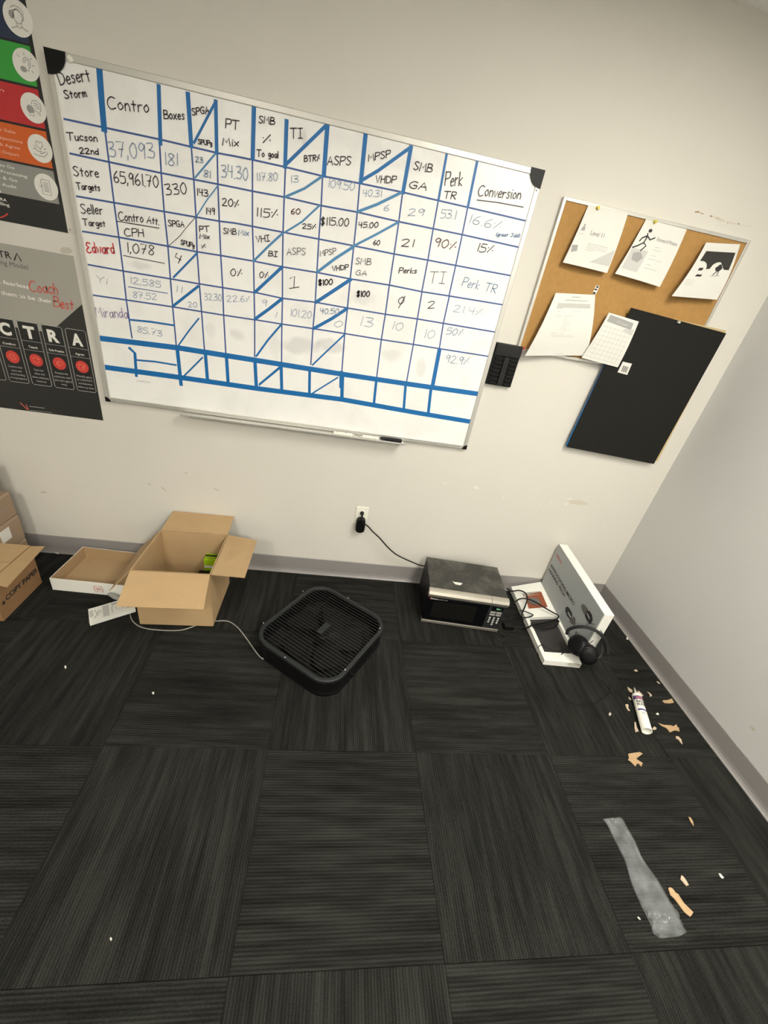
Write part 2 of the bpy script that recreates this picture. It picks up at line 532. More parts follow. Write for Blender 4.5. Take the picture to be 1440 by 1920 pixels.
GL = {
 'A': '0,0 2,6 3.6,0;.8,2.2 3.2,2.4', 'B': '0,0 .2,6;~.2,6 2.6,5.6 2.4,3.6 .1,3.2;~.1,3.2 3,2.8 3.1,.6 0,0', 'C': '~3.6,5.4 2,6 .4,4.3 .2,1.8 1.6,0 3.7,.7',
 'D': '.3,0 0,6;~0,6 3,5 3.4,2.2 2.2,.4 .3,0', 'E': '~3,5.6 1.2,6 .5,4.4 1.8,3.2 .4,2.4 .2,.6 1.6,0 3,.8', 'G': '~3.4,5.3 2,6 .4,4.2 .3,1.6 1.8,0 3.3,.8 3.3,2.7;3.3,2.7 2,2.7',
 'H': '0,0 .1,6;3,0 3,6;0,3 3,3.2', 'I': '0,6 2.6,6;1.3,6 1.3,0;0,0 2.6,0', 'J': '0,6 3,6;~1.8,6 1.8,1 .6,0 0,1', 'M': '0,0 .5,6 2,2.4 3.4,6 4,0',
 'P': '0,0 .2,6;~.2,6 3,5.8 2.8,3.4 .1,2.8', 'R': '0,0 .2,6;~.2,6 2.8,5.8 2.6,3.6 .1,3;1,3 3.2,0', 'S': '~3,5.3 1.6,6 .3,4.9 1.6,3.2 2.9,1.7 1.5,0 0,.8',
 'T': '0,6 4,6;2,6 1.9,0', 'U': '~0,6 0,1.5 1.5,0 3,1.5 3,6', 'V': '0,6 1.6,0 3,6', 'Y': '0,6 1.5,3.2 3,6;1.5,3.2 1.5,0', 'x': '0,3.6 2.2,0;2.2,3.6 0,0',
 'a': '~2,3.4 .6,3.2 0,1.4 .8,0 2,1.6 2,3.4 2.2,0', 'c': '~2,3 1,3.6 0,1.8 .8,0 2,.6', 'd': '~2,3 .8,3.4 0,1.6 .9,0 2,1.6;2,6 2.1,0', 'e': '~0,1.8 2,2.2 1.2,3.6 0,2 .6,0 2,.6',
 'g': '~2,3.2 .7,3.4 0,1.8 .8,.4 2,2 2,3.2 2,-1.4 .3,-1.6', 'h': '0,6 0,0;~0,2.4 1.2,3.6 2,2.2 2,0', 'L': '0,6 .1,0 2.6,.1', 'f': '~2,5.6 1,6 .8,4 .8,0;0,3.4 1.8,3.5', 'p': '0,3.4 0,-1.8;~0,2.8 1.4,3.4 2,1.6 .9,0 0,.6', '|': '.2,5 1.6,6 1.4,.1;0,0 2.9,.3',
 'i': '0.2,3.4 .2,0;.2,4.8 .3,5', 'k': '0,6 0,0;2,3.4 0,1.6 2.1,0', 'l': '0,6 .1,0', 'm': '0,0 .1,3.6;~.1,2.6 1,3.6 1.3,0;~1.3,2.4 2.3,3.6 2.7,0',
 'n': '0,0 0,3.6;~0,2.4 1.2,3.6 2,2.2 2,0', 'o': '~1.1,3.6 0,2 .9,0 2.2,1.6 1.3,3.6', 'r': '0,0 0,3.6;~0,2.2 .8,3.4 1.7,3.3', 's': '~1.8,3.2 .8,3.6 .3,2.6 1.6,1.4 .9,0 0,.5',
 't': '.9,5 .9,0;0,3.4 1.9,3.4', 'u': '~0,3.6 .1,.6 1,0 2,1.4;2,3.6 2,0', 'v': '0,3.6 .9,0 1.9,3.6', 'w': '0,3.6 .6,0 1.3,3 2,0 2.6,3.6', 'y': '0,3.6 1,0;2,3.6 .4,-1.8', 'b': '0,6 0,0;~0,2.6 1.4,3.4 2,1.6 1.2,0 0,.4',
 '0': '~1.5,6 0,3.8 .4,.8 1.6,0 2.8,2.4 2.4,5.2 1.5,6', '1': '.6,6 .7,0', '2': '~0,5 1.4,6 2.6,4.6 .2,.1;.2,.1 3,.2', '3': '~0,5.6 2.2,5.8 2.2,4.2 .8,3.2;~.8,3.2 2.8,2.4 2.2,.3 0,.3',
 '4': '.2,6 0,3 2.6,3;2.2,5.8 2.2,0', '5': '2.8,6 .3,6 .2,3.6;~.2,3.6 2.6,3.4 2.6,.8 .8,0 0,.4', '6': '~2,6 .3,3.6 .2,.8 1.5,0 2.6,1.4 1.6,2.9 .3,2', '7': '0,6 2.8,6 1,0;.6,3 2.4,3.1',
 '8': '~2.4,5.2 1.2,6 .3,4.8 2.4,1.6 1.4,0 .1,1.2 2.4,4.4 2.4,5.2', '9': '~2.3,5 1.2,6 .1,4.4 1,3 2.3,4.6;2.4,5.4 2,0', '.': '0,0 .25,.2', ',': '.3,.5 0,-1', '%': '.2,.2 2.4,6;0,3.6 .2,3.8;2.5,2.2 2.7,2.4',
 '$': '~2.6,5 1.3,5.6 .2,4.4 2.4,1.8 1.3,.5 0,1.2;1,6.4 1,-.4;1.7,6.4 1.7,-.4', '/': '0,-.3 2.6,6.2', '(': '~.8,6 0,3 .8,0', ')': '~0,6 .8,3 0,0', '!': '0,6 0,1.8;0,.2 .05,.4', ' ': ''}
GW = {' ': 2.2}
rnd = random.Random(5)
def hand(s, P0, P1, h, m, parent, w=0.0034, nrm=(0, -1, 0), slant=0.06, lift=0.0007):
    """marker handwriting as strokes lying on the board"""
    P0 = Vector(P0)
    P1 = Vector(P1)
    n = Vector(nrm).normalized()
    strokes = []
    cx = 0.0
    for ch in s:
        g = GL.get(ch, '')
        wd = 0.0
        jy = rnd.uniform(-.25, .25)
        for st in g.split(';'):
            if not st:
                continue
            sm = st.startswith('~')
            pts = [tuple(float(q) for q in p.split(',')) for p in st.lstrip('~').split()]
            wd = max(wd, max(p[0] for p in pts))
            pts = [Vector((p[0] + rnd.uniform(-.09, .09) + cx, p[1] + jy + rnd.uniform(-.1, .1), 0)) for p in pts]
            if sm:
                pts = smooth_path(pts, 5)
            strokes.append(pts)
        cx += (wd if g else GW.get(ch, 2)) + 0.95
    cx -= 0.95
    r = P1 - P0
    L = r.length
    r.normalize()
    u = n.cross(r).normalized()
    mb = MB()
    for pts in strokes:
        q = [P0 + r * ((p.x + p.y * slant * 1.5) / max(cx, .5) * L) + u * (p.y / 6 * h) + n * lift for p in pts]
        mb.ribbon(q, w, n)
    return mb.build('handwriting', m, parent)

# ================================================================== STRUCTURE
CH = 2.74
XL = -5.2
YF = -5.6
mb = MB().box((XL, 0, 0), (0.12, 0.12, CH))
wall_back = struct(mb.build('wall_back', M['wall']))
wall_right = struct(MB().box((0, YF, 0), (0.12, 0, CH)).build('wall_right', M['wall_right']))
struct(MB().box((XL - 0.12, YF, 0), (XL, 0.12, CH)).build('wall_left', M['wall']))
struct(MB().box((XL - 0.12, YF - 0.12, 0), (0.12, YF, CH)).build('wall_front', M['wall']))
struct(MB().box((XL - 0.12, YF - 0.12, CH), (0.12, 0.12, CH + 0.1)).build('ceiling', M['ceiling']))
floor = struct(MB().box((XL - 0.12, YF - 0.12, -0.12), (0.12, 0.12, -0.007)).build('floor', M['subfloor']))

# carpet tiles: 24 inch squares, quarter-turned like a checkerboard, seams recessed
T = 0.6096
OX, OY = -2.1119, -0.5129
def tile_mesh(nm, x0, x1, y0, y1, m):
    g = 0.0004
    c = 0.0009
    b = MB()
    b.hexa([(x0 + g, y0 + g, -0.007), (x1 - g, y0 + g, -0.007), (x1 - g, y1 - g, -0.007), (x0 + g, y1 - g, -0.007)],
           [(x0 + g, y0 + g, -c), (x1 - g, y0 + g, -c), (x1 - g, y1 - g, -c), (x0 + g, y1 - g, -c)])
    b.hexa([(x0 + g, y0 + g, -c), (x1 - g, y0 + g, -c), (x1 - g, y1 - g, -c), (x0 + g, y1 - g, -c)],
           [(x0 + g + c, y0 + g + c, 0), (x1 - g - c, y0 + g + c, 0), (x1 - g - c, y1 - g - c, 0), (x0 + g + c, y1 - g - c, 0)])
    return b.build('carpet_tile', m, floor)
for i in range(-5, 4):
    for j in range(-1, 8):
        x0, x1 = OX + i * T, OX + (i + 1) * T
        y1, y0 = OY - j * T, OY - (j + 1) * T
        x0, x1, y0, y1 = max(x0, XL), min(x1, 0), max(y0, YF), min(y1, 0)
        if x1 - x0 < 0.02 or y1 - y0 < 0.02:
            continue
        tile_mesh('t', x0, x1, y0, y1, M['carpet_y'] if (i + j) % 2 == 0 else M['carpet_x'])

# vinyl cove base: flat strip with a flared toe
def cove(name, A, B, inward):
    A = Vector(A)
    B = Vector(B)
    n = Vector(inward)
    prof = [(0.0, 0.0), (0.017, 0.0), (0.0175, 0.004), (0.010, 0.010), (0.0055, 0.020), (0.0035, 0.034), (0.0035, 0.115), (0.0015, 0.118), (0, 0.118)]
    b = MB()
    k = len(prof)
    vs = [P + n * d + Vector((0, 0, z)) for P in (A, B) for d, z in prof]
    b.add(vs, [(i, (i + 1) % k, k + (i + 1) % k, k + i) for i in range(k)] + [tuple(range(k)), tuple(range(2 * k - 1, k - 1, -1))])
    return struct(b.build(name, M['baseboard']))
cove('baseboard_back', (XL, 0, 0), (0, 0, 0), (0, -1, 0))
cove('baseboard_right', (0, YF, 0), (0, -0.0, 0), (-1, 0, 0))
cove('baseboard_left', (XL, YF, 0), (XL, 0, 0), (1, 0, 0))

# ceiling lights
for li, (lx, ly, st) in enumerate(LIGHTS):
    L = thing('ceiling_light', ['recessed ceiling light nearest the corner', 'recessed ceiling light behind the viewer on the right', 'recessed ceiling light behind the viewer on the left'][li], 'light', (lx, ly, CH))
    fr = MB()
    for a, b in (((-.32, -.62), (.32, -.59)), ((-.32, .59), (.32, .62)), ((-.32, -.59), (-.29, .59)), ((.29, -.59), (.32, .59))):
        fr.box((lx + a[0], ly + a[1], CH - 0.02), (lx + b[0], ly + b[1], CH))
    fr.build('light_frame', M['white_plastic'], L)
    m = M['light'].copy()
    m.node_tree.nodes['Principled BSDF'].inputs['Emission Strength'].default_value = st
    MB().box((lx - .29, ly - .59, CH - 0.012), (lx + .29, ly + .59, CH - 0.002)).build('diffuser', m, L)

# marks on the wall
cE = crop(1290, 380, 9.6)
def wall_poly(pts, cr, m, name, parent, y=-0.0006):
    q = [wall(*cr(*p), y) if cr else wall(*p, y) for p in pts]
    b = MB()
    b.add([p for p in q], [tuple(range(len(q)))])
    return b.build(name, m, parent)
for pts, mm in (([(115, 160), (190, 150), (225, 175), (170, 182), (125, 175)], 'scrape'), ([(220, 172), (290, 200), (270, 210), (225, 190)], 'scrape'), ([(385, 240), (415, 225), (450, 245), (420, 262)], 'scrape'),
            ([(450, 245), (560, 262), (680, 320), (640, 348), (540, 322), (470, 285)], 'tan_stain'), ([(520, 262), (560, 268), (545, 295), (530, 290)], 'scrape'),
            ([(700, 350), (730, 345), (720, 378)], 'scrape'), ([(740, 345), (880, 370), (870, 392), (760, 380)], 'tan_stain'), ([(890, 372), (930, 368), (925, 395), (900, 396)], 'scrape'), ([(950, 390), (1140, 425), (1120, 432), (960, 405)], 'tan_stain')):
    wall_poly(pts, cE, M[mm], 'scrape_mark', wall_back)
cW = crop(780, 880, 4.0)
for pts in ([(195, 100), (225, 98), (232, 112), (205, 108)], [(428, 130), (460, 124), (475, 150), (440, 145)], [(645, 205), (665, 200), (662, 215)], [(925, 262), (935, 262), (940, 280)], [(992, 245), (1015, 240), (1015, 255)], [(1130, 220), (1165, 212), (1172, 222), (1140, 228)], [(1110, 255), (1135, 250), (1135, 270), (1118, 272)], [(1268, 215), (1275, 215), (1272, 235)], [(1395, 412), (1405, 415), (1425, 438)]):
    wall_poly(pts, cW, M['patch'], 'paint_patch', wall_back)
wall_poly([(1140, 235), (1230, 228), (1300, 262), (1230, 270), (1160, 255)], cW, M['tan_stain'], 'wall_stain', wall_back, -0.0004)
wall_poly([(75, 922), (84, 921), (88, 924), (78, 925)], None, M['stain'], 'wall_stain', wall_back, -0.0004)
wall_poly([(112, 470), (116, 463), (130, 464), (137, 472), (130, 476), (117, 475)], None, M['stain'], 'wall_stain', wall_back, -0.0004)

# ================================================================== POSTERS
def vlen(px, py, dpx, y):
    """height in metres of dpx photo pixels up from a point on the wall plane y"""
    a = wall(px, py, y)
    b = wall(px - 0.25 * dpx * 0, py - dpx, y)
    return abs(b.z - a.z)

pl_y = -0.0012
XR1 = -3.128
MB().add([on(x, y, 0, -0.0005) for x, y in ((1404, 1362), (1410, 1361), (1418, 1370), (1412, 1371))], [(0, 1, 2, 3)]).build('wall_stain', M['stain'], wall_right)
for pts in ([(402, 915), (412, 919), (411, 921), (401, 917)], [(278, 905), (284, 909), (283, 911), (277, 907)], [(303, 912), (312, 920), (310, 921), (302, 914)], [(346, 886), (352, 885), (352, 887), (346, 888)]):
    wall_poly(pts, None, M['stain'], 'scuff_mark', wall_back, -0.0004)
up = thing('process_poster', 'tall black poster with stacked navy, green, red, orange and grey bands and white round icons', 'poster', (XR1 - 0.3, 0, 1.64))
MB().box((XR1 - 0.61, pl_y, 1.640), (XR1, -0.0001, 2.555)).build('poster_sheet', M['print_black'], up)
def band(z0, z1, m, label, z1l=None):
    x1 = XR1 + 0.006 - 0.018
    x0 = XR1 - 0.595
    b = MB().add([(x0, pl_y - 0.0003, z0), (x1, pl_y - 0.0003, z0), (x1, pl_y - 0.0003, z1), (x0, pl_y - 0.0003, z1)], [(0, 1, 2, 3)])
    return b.build('color_band', M[m], up, label=label)
bands = [(2.285, 2.385, 'navy', 'upper navy band'), (2.1745, 2.279, 'navy', 'navy band'), (2.068, 2.1685, 'green', 'green band'), (1.956, 2.061, 'red', 'red band'), (1.842, 1.949, 'orange', 'orange band'), (1.732, 1.835, 'grey', 'grey band')]
for z0, z1, m, lb in bands:
    band(z0, z1, m, lb)
def disc(mb, c, rx, rz, y, n=28):
    vs = [(c[0] + rx * math.cos(2 * math.pi * i / n), y, c[1] + rz * math.sin(2 * math.pi * i / n)) for i in range(n)]
    mb.add(vs, [tuple(range(n))])
def icon(px, py, fn, r=0.041):
    c = wall(px, py, pl_y)
    y = pl_y - 0.0006
    b = MB()
    disc(b, (c.x, c.z), r, r, y)
    o = b.build('icon_disc', M['print_white'], up)
    g = MB()
    fn(g, c, y - 0.0003)
    g.build('icon_drawing', M['ink_grey'], o)
def strokes(g, c, y, lst, w=0.0022, sc=0.001):
    for st in lst:
        g.ribbon([(c.x + a * sc, y, c.z + b * sc) for a, b in st], w, (0, -1, 0))
def circ(cx, cy, rx, ry, a0=0, a1=360, n=16):
    return [(cx + rx * math.cos(math.radians(a0 + (a1 - a0) * i / n)), cy + ry * math.sin(math.radians(a0 + (a1 - a0) * i / n))) for i in range(n + 1)]
def ic_face(g, c, y):
    strokes(g, c, y, [circ(0, 4, 13, 17, 20, 340), [(-17, 22), (-6, 28), (8, 26), (18, 18), (16, -2)], [(-14, 16), (0, 20), (13, 12), (14, -4)], [(-8, -12), (-7, -20), (-24, -26)], [(8, -12), (8, -20), (24, -26)], [(-7, -18), (0, -24), (8, -18)]])
    disc(g, (c.x - 0.018, c.z + 0.006), 0.008, 0.010, y)
def ic_ear(g, c, y):
    strokes(g, c, y, [circ(4, 6, 11, 13, -60, 190), circ(4, 6, 6, 8, -60, 190), [(9, -4), (6, -14), (0, -14)], [(-22, 22), (-16, 17)], [(0, 30), (0, 24)], [(22, 20), (17, 16)], [(26, 2), (20, 2)], [(20, -16), (16, -12)]])
    disc(g, (c.x - 0.010, c.z - 0.012), 0.010, 0.008, y)
def ic_chat(g, c, y):
    strokes(g, c, y, [[(-4, 10), (0, 20), (16, 22), (25, 14), (24, -2), (18, -8), (20, -18), (10, -8), (0, -6)], [(4, 14), (18, 13)], [(4, 8), (20, 7)], [(8, 2), (20, 1)], [(-16, -8), (-16, -22), (-2, -22), (-2, -10)]])
    disc(g, (c.x - 0.011, c.z - 0.004), 0.012, 0.011, y)
def ic_heart(g, c, y):
    strokes(g, c, y, [[(0, -2), (-11, 10), (-10, 19), (-4, 21), (0, 16), (4, 21), (10, 19), (11, 10), (0, -2)], [(-24, -4), (-18, -2), (-10, -8), (4, -8), (6, -13), (-4, -14)], [(6, -12), (18, -6), (24, -9), (10, -22), (-10, -22), (-24, -18)], [(-20, 6), (-12, 0)], [(20, 4), (14, 0)]], w=0.0026)
def ic_doc(g, c, y):
    strokes(g, c, y, [[(-12, 22), (14, 22), (14, -24), (-16, -24), (-16, 16), (-12, 22)], [(-22, 2), (-18, -4), (-12, 4)]] + [[(-8, 13 - 5.4 * k), (8, 13 - 5.4 * k)] for k in range(6)], w=0.0026)
icon(34, 34.5, ic_face, 0.044)
icon(49, 122, ic_ear)
icon(63, 203, ic_chat)
icon(75.5, 279, ic_heart)
icon(87, 351, ic_doc)
cP = crop(0, 0, 4.364)
def wt(s, x0, y0, x1, y1, hpx, cr, sc, m, parent, y, bold=0.0, name='lettering'):
    A = wall(*cr(x0, y0), y)
    B = wall(*cr(x1, y1), y)
    a = cr(x0, y0)
    h = vlen(a[0], a[1], hpx / sc, y)
    return text(s, A, B, h, (0, -1, 0), m, parent, name, bold)
yy = pl_y - 0.0004
for s, x1, yb, w_, m in (('in', 35, 752, 60, 'salmon'), ('the Sale', 128, 1096, 190, 'salmon'), ('Objections', 188, 1176, 230, 'salmon'), ('n & Agree', 168, 1226, 210, 'salmon'), ('t & Depart', 160, 1283, 210, 'salmon'),
                     ('y to Go', 122, 1386, 160, 'print_white'), ('r Processing', 225, 1458, 250, 'print_white'), ('up & Go', 145, 1492, 190, 'print_white'), ('ice Audit', 138, 1545, 190, 'print_white'), ('s', 15, 1578, 16, 'print_white'), ('TRA', 58, 1652, 80, 'print_white'), ('Selling', 80, 1692, 120, 'print_white')):
    wt(s, x1 - w_, yb - w_ * 0.215, x1, yb, 24 if m != 'x' else 0, cP, 4.364, M[m], up, yy, 0.01)
g = MB()
g.ribbon(smooth_path([wall(*cP(-60, 1790), yy), wall(*cP(20, 1775), yy), wall(*cP(62, 1750), yy)], 5), 0.004, (0, -1, 0))
g.build('logo_swash', M['coral'], up)

XR2 = -3.124
lp = thing('training_poster', 'grey and black landscape poster with the big letters C T R A on dark panels', 'poster', (XR2 - 0.4, 0, 0.857))
MB().box((XR2 - 0.86, pl_y, 0.857), (XR2, -0.0001, 1.5615)).build('poster_sheet', M['lightgrey'], lp)
def wpoly3(pts, y, m, nm, parent):
    b = MB().add([(x, y, z) for x, z in pts], [tuple(range(len(pts)))])
    return b.build(nm, m, parent)
cL = crop(0, 590, 7.2)
def xz(p, y=pl_y):
    q = wall(*p, y)
    return (q.x, q.z)
pk = xz(cL(945, 0))
pj = xz(cL(765, 162))
topr = xz((157, 571))
xl = XR2 - 0.858
wpoly3([(xl, 0.8575), (XR2 - .0002, 0.8575), (XR2 - .0002, topr[1]), pj, (pj[0], pj[1] - 0.03), (xl, pj[1] - 0.03)], pl_y - 0.0003, M['print_char'], 'dark_area', lp)
# letter panels
tl = xz(cL(875, 180))
br = xz(cL(1272, 1050))
ptop, pbot = tl[1], br[1]
pitch = xz(cL(875, 180))[0] - xz(cL(553, 140))[0]
pw = xz(cL(1150, 225))[0] - tl[0]
for k, (ch, sub, ft) in enumerate((('A', 'Agree', ['Mutually agree', 'on a S.M.A.R.T.', 'and determine', 'follow up dates']), ('R', 'Role Practice', ['Practice the', 'solutions until', 'you can\'t get it', 'wrong']), ('T', 'Teach', ['Teach new', 'ideas and', 'share solutions', 'resources']), ('C', 'Confirm', ['Confirm their', 'story and', 'understanding', 'of expectations']), (None, '', []))):
    x0 = tl[0] - pitch * k
    x1 = x0 + pw
    p = wpoly3([(x0, pbot), (x1, pbot), (x1, ptop), (x0, ptop)], pl_y - 0.0006, M['print_black'], 'letter_panel', lp)
    g = MB()
    y = pl_y - 0.0009
    rr = 0.006
    out = [(x0 + rr, ptop), (x1 - rr, ptop), (x1, ptop - rr), (x1, pbot + rr), (x1 - rr, pbot), (x0 + rr, pbot), (x0, pbot + rr), (x0, ptop - rr), (x0 + rr, ptop)]
    g.ribbon([(a, y, b) for a, b in out], 0.0018, (0, -1, 0))
    H = ptop - pbot
    z1 = ptop - H * 0.292
    z2 = ptop - H * 0.432
    g.ribbon([(x0, y, z1), (x1, y, z1)], 0.0012, (0, -1, 0))
    g.ribbon([(x0, y, z2), (x1, y, z2)], 0.0012, (0, -1, 0))
    g.build('panel_outline', M['ink_pale'], p)
    cx = (x0 + x1) / 2
    if ch:
        text(ch, (cx - 0.023, y, ptop - H * 0.24), (cx + 0.023, y, ptop - H * 0.24), 0.048, (0, -1, 0), M['print_white'], p, bold=0.045, lift=0.0002)
        w_ = min(0.062, 0.0075 * len(sub))
        text(sub, (cx - w_ / 2, y, z2 + 0.010), (cx + w_ / 2, y, z2 + 0.010), 0.009, (0, -1, 0), M['print_white'], p, bold=0.015, lift=0.0002)
    g = MB()
    zc = ptop - H * 0.585
    disc(g, (cx, zc), 0.0275, 0.0275, y)
    d = g.build('red_disc', M['coral'], p)
    g = MB()
    cc = Vector((cx, 0, zc))
    y2 = y - 0.0004
    if ch == 'A':
        strokes(g, cc, y2, [[(-13, 11), (-15, -12), (8, -12), (13, 0)], [(-13, 11), (6, 12)], [(-3, -5), (11, 10), (14, 7), (0, -8), (-3, -5)]])
    elif ch == 'R':
        strokes(g, cc, y2, [circ(2, 2, 12, 9, -30, 290), circ(-3, -2, 8, 7, 60, 330)])
    elif ch == 'T':
        strokes(g, cc, y2, [circ(0, 0, 13, 12, 20, 165), circ(0, 0, 13, 12, 200, 345), [(12, 10), (13, 3), (6, 4)]])
    else:
        strokes(g, cc, y2, [circ(0, 0, 13, 12, 30, 360), [(-5, 2), (0, -4), (7, 6)]])
    g.build('icon_drawing', M['coral_line'], d)
    for q, line in enumerate(ft):
        w_ = 0.0046 * len(line)
        zt = ptop - H * (0.76 + 0.062 * q)
        text(line, (cx - w_ / 2, y, zt), (cx + w_ / 2, y, zt), 0.0085, (0, -1, 0), M['ink_pale'], p, lift=0.0002)
cT = crop(0, 450, 8.47)
yy = pl_y - 0.0004
for ch, a, b in (('C', -105, -20), ('T', -10, 75), ('R', 95, 190)):
    wt(ch, a, 270 + (a) * .17, b, 270 + b * .17, 105, cT, 8.47, M['ink'], lp, yy, 0.02)
g = MB()
g.ribbon([wall(*cT(228, 318), yy), wall(*cT(268, 212), yy), wall(*cT(335, 330), yy)], 0.0052, (0, -1, 0))
g.build('lettering', M['ink'], lp)
wt('Coaching Model', -330, 318, 450, 472, 75, cT, 8.47, M['ink_mid'], lp, yy, 0.0)
wt('a fearless', -40, 680, 465, 778, 62, cT, 8.47, M['print_white'], lp, yy, 0.02)
wt('them to be their', 20, 862, 830, 1008, 62, cT, 8.47, M['print_white'], lp, yy, 0.02)
for s, a, b, hh in (('Coach', (480, 820), (920, 860), 165), ('Best', (860, 1060), (1170, 1110), 160)):
    for k in range(2):
        o = hand(s, wall(*cT(*a), yy), wall(*cT(*b), yy), vlen(*cT(*a), hh / 8.47, yy), M['coral_dull'], lp, w=0.0042, slant=0.1, lift=0.0007 + 0.0004 * k)
        o.name = 'red_script'
g = MB()
g.ribbon([wall(*cL(275, 1190), yy - .0005), wall(*cL(370, 1280), yy - .0005)], 0.005, (0, -1, 0))
g.ribbon([wall(*cL(350, 1215), yy - .0005), wall(*cL(385, 1280), yy - .0005)], 0.004, (0, -1, 0))
g.build('logo_mark', M['coral_dull'], lp)
g = MB()
g.ribbon([wall(*cL(400, 1238), yy - .0005), wall(*cL(600, 1262), yy - .0005)], 0.003, (0, -1, 0))
g.ribbon([wall(*cL(400, 1290), yy - .0005), wall(*cL(700, 1322), yy - .0005)], 0.002, (0, -1, 0))
g.build('fine_print', M['ink_grey'], lp)

# ================================================================== WHITEBOARD
BX0, BX1, BZ0, BZ1 = -3.085, -1.262, 0.967, 2.171
YB = -0.0185
wb = thing('whiteboard', 'large framed whiteboard ruled with blue tape into a hand-lettered sales table', 'whiteboard', ((BX0 + BX1) / 2, 0, BZ0))
MB().box((BX0 + .004, YB, BZ0 + .004), (BX1 - .004, -0.001, BZ1 - .004)).build('writing_surface', M['board'], wb)
fw = 0.021
fy = YB - 0.004
for nm, a, b in (('l', (BX0, BZ0), (BX0 + fw, BZ1)), ('r', (BX1 - fw, BZ0), (BX1, BZ1)), ('t', (BX0 + fw, BZ1 - fw), (BX1 - fw, BZ1)), ('b', (BX0 + fw, BZ0), (BX1 - fw, BZ0 + fw))):
    MB().box((a[0], fy, a[1]), (b[0], -0.0005, b[1])).build('frame_rail', M['alu'], wb, bevel=0.002)
def corner(cx, cz, sx, sz, r):
    b = MB()
    pts = [(cx, cz)] + [(cx + sx * r * math.cos(t), cz + sz * r * math.sin(t)) for t in [math.pi / 2 * i / 8 for i in range(9)]]
    b.plate([(x, fy - 0.003, z) for x, z in pts], (0, 0.004, 0))
    return b.build('corner_cap', M['black_plastic'], wb)
corner(BX0, BZ1, 1, -1, 0.066)
corner(BX1, BZ1, -1, -1, 0.060)
corner(BX0, BZ0, 1, 1, 0.022)
corner(BX1, BZ0, -1, 1, 0.024)
yb = YB - 0.0004
cs = {'A': (80, 80, 3.6), 'B': (440, 160, 4.5), 'C': (720, 240, 4.5), 'D': (140, 400, 4.235), 'E': (440, 400, 4.8), 'F': (640, 440, 4.0)}
def bp(tok, y=yb):
    c, x, q = tok
    a, b, s = cs[c]
    return wall(a + x / s, b + q / s, y)
def parse(st):
    out = []
    c = None
    for t in st.split():
        if t[0].isalpha():
            c = t[0]
            t = t[1:]
        x, q = t.split(',')
        out.append((c, float(x), float(q)))
    return out
LAYER = [0]
def bline(st, w, m, nm, lift=0.0):
    LAYER[0] += 1      # each strip is laid over the ones before it
    pts = [bp(t, yb - LAYER[0] * 0.000012) for t in parse(st)]
    MB().ribbon(pts, w, (0, -1, 0)).build(nm, M[m], wb)
for st in ('A145,515 800,655 1180,745 B0,598 150,628 430,690 740,765 1060,828 1430,905 C458,612 710,670 1190,782',
           'A185,748 445,805 800,880 B0,862 150,893 430,945 730,1015 1035,1070 1385,1150 C415,850 660,900 1130,1005',
           'A230,1037 482,1080 820,1140 1192,1205 B0,1162 150,1190 410,1240 710,1297 1010,1355 C80,1062 370,1115 605,1160 1065,1245',
           'D60,143 350,190 735,260 970,305 1160,335 1425,380 E170,430 430,482 740,532 1040,590 F360,378 605,428 810,460 1205,525',
           'D105,407 385,458 760,520 990,560 1175,590 1430,630 E175,710 430,765 725,800 1015,852 F330,597 570,632 765,665 1150,730',
           'D148,650 410,688 775,742 1005,780 1180,808 1425,845 E180,957 425,997 705,1037 990,1082 F300,787 540,823 735,855 1098,912',
           'A420,590 448,810 482,1085 515,1320 D385,458 410,690 455,990', 'A788,660 800,880 820,1140 845,1370 D760,520 778,742 808,1060',
           'A1003,700 1020,925 1035,1175 D972,305 990,560 1008,785 1030,1080', 'A1178,745 1183,965 1192,1205 D1160,335 1175,590 1183,808 1200,1110',
           'B150,620 150,893 150,1190 E165,260 170,430 175,710 180,957 180,1290', 'B428,690 418,945 408,1240 E430,482 430,765 425,997 422,1340',
           'B742,760 730,1015 710,1297 E740,532 725,800 705,1037 685,1360', 'B1055,828 1035,1070 1005,1355 E1040,590 1015,852 990,1082 965,1420',
           'C155,560 125,790 85,1065 45,1330 F360,378 330,597 300,787 265,1070', 'C458,615 415,850 370,1115 320,1375 F605,428 570,632 540,823 490,1100', 'C705,675 660,900 605,1160 550,1410 F810,460 765,665 735,855'):
    bline(st, 0.0060, 'line_blue', 'grid_line')
for st, w in (('D200,992 820,1068 1425,1165 F0,1045 500,1120 1028,1195', 0.0235), ('D240,1222 850,1305 1440,1390 F0,1235 560,1335 965,1402', 0.0235)):
    bline(st, w, 'tape_blue', 'tape_strip', 0.0003)
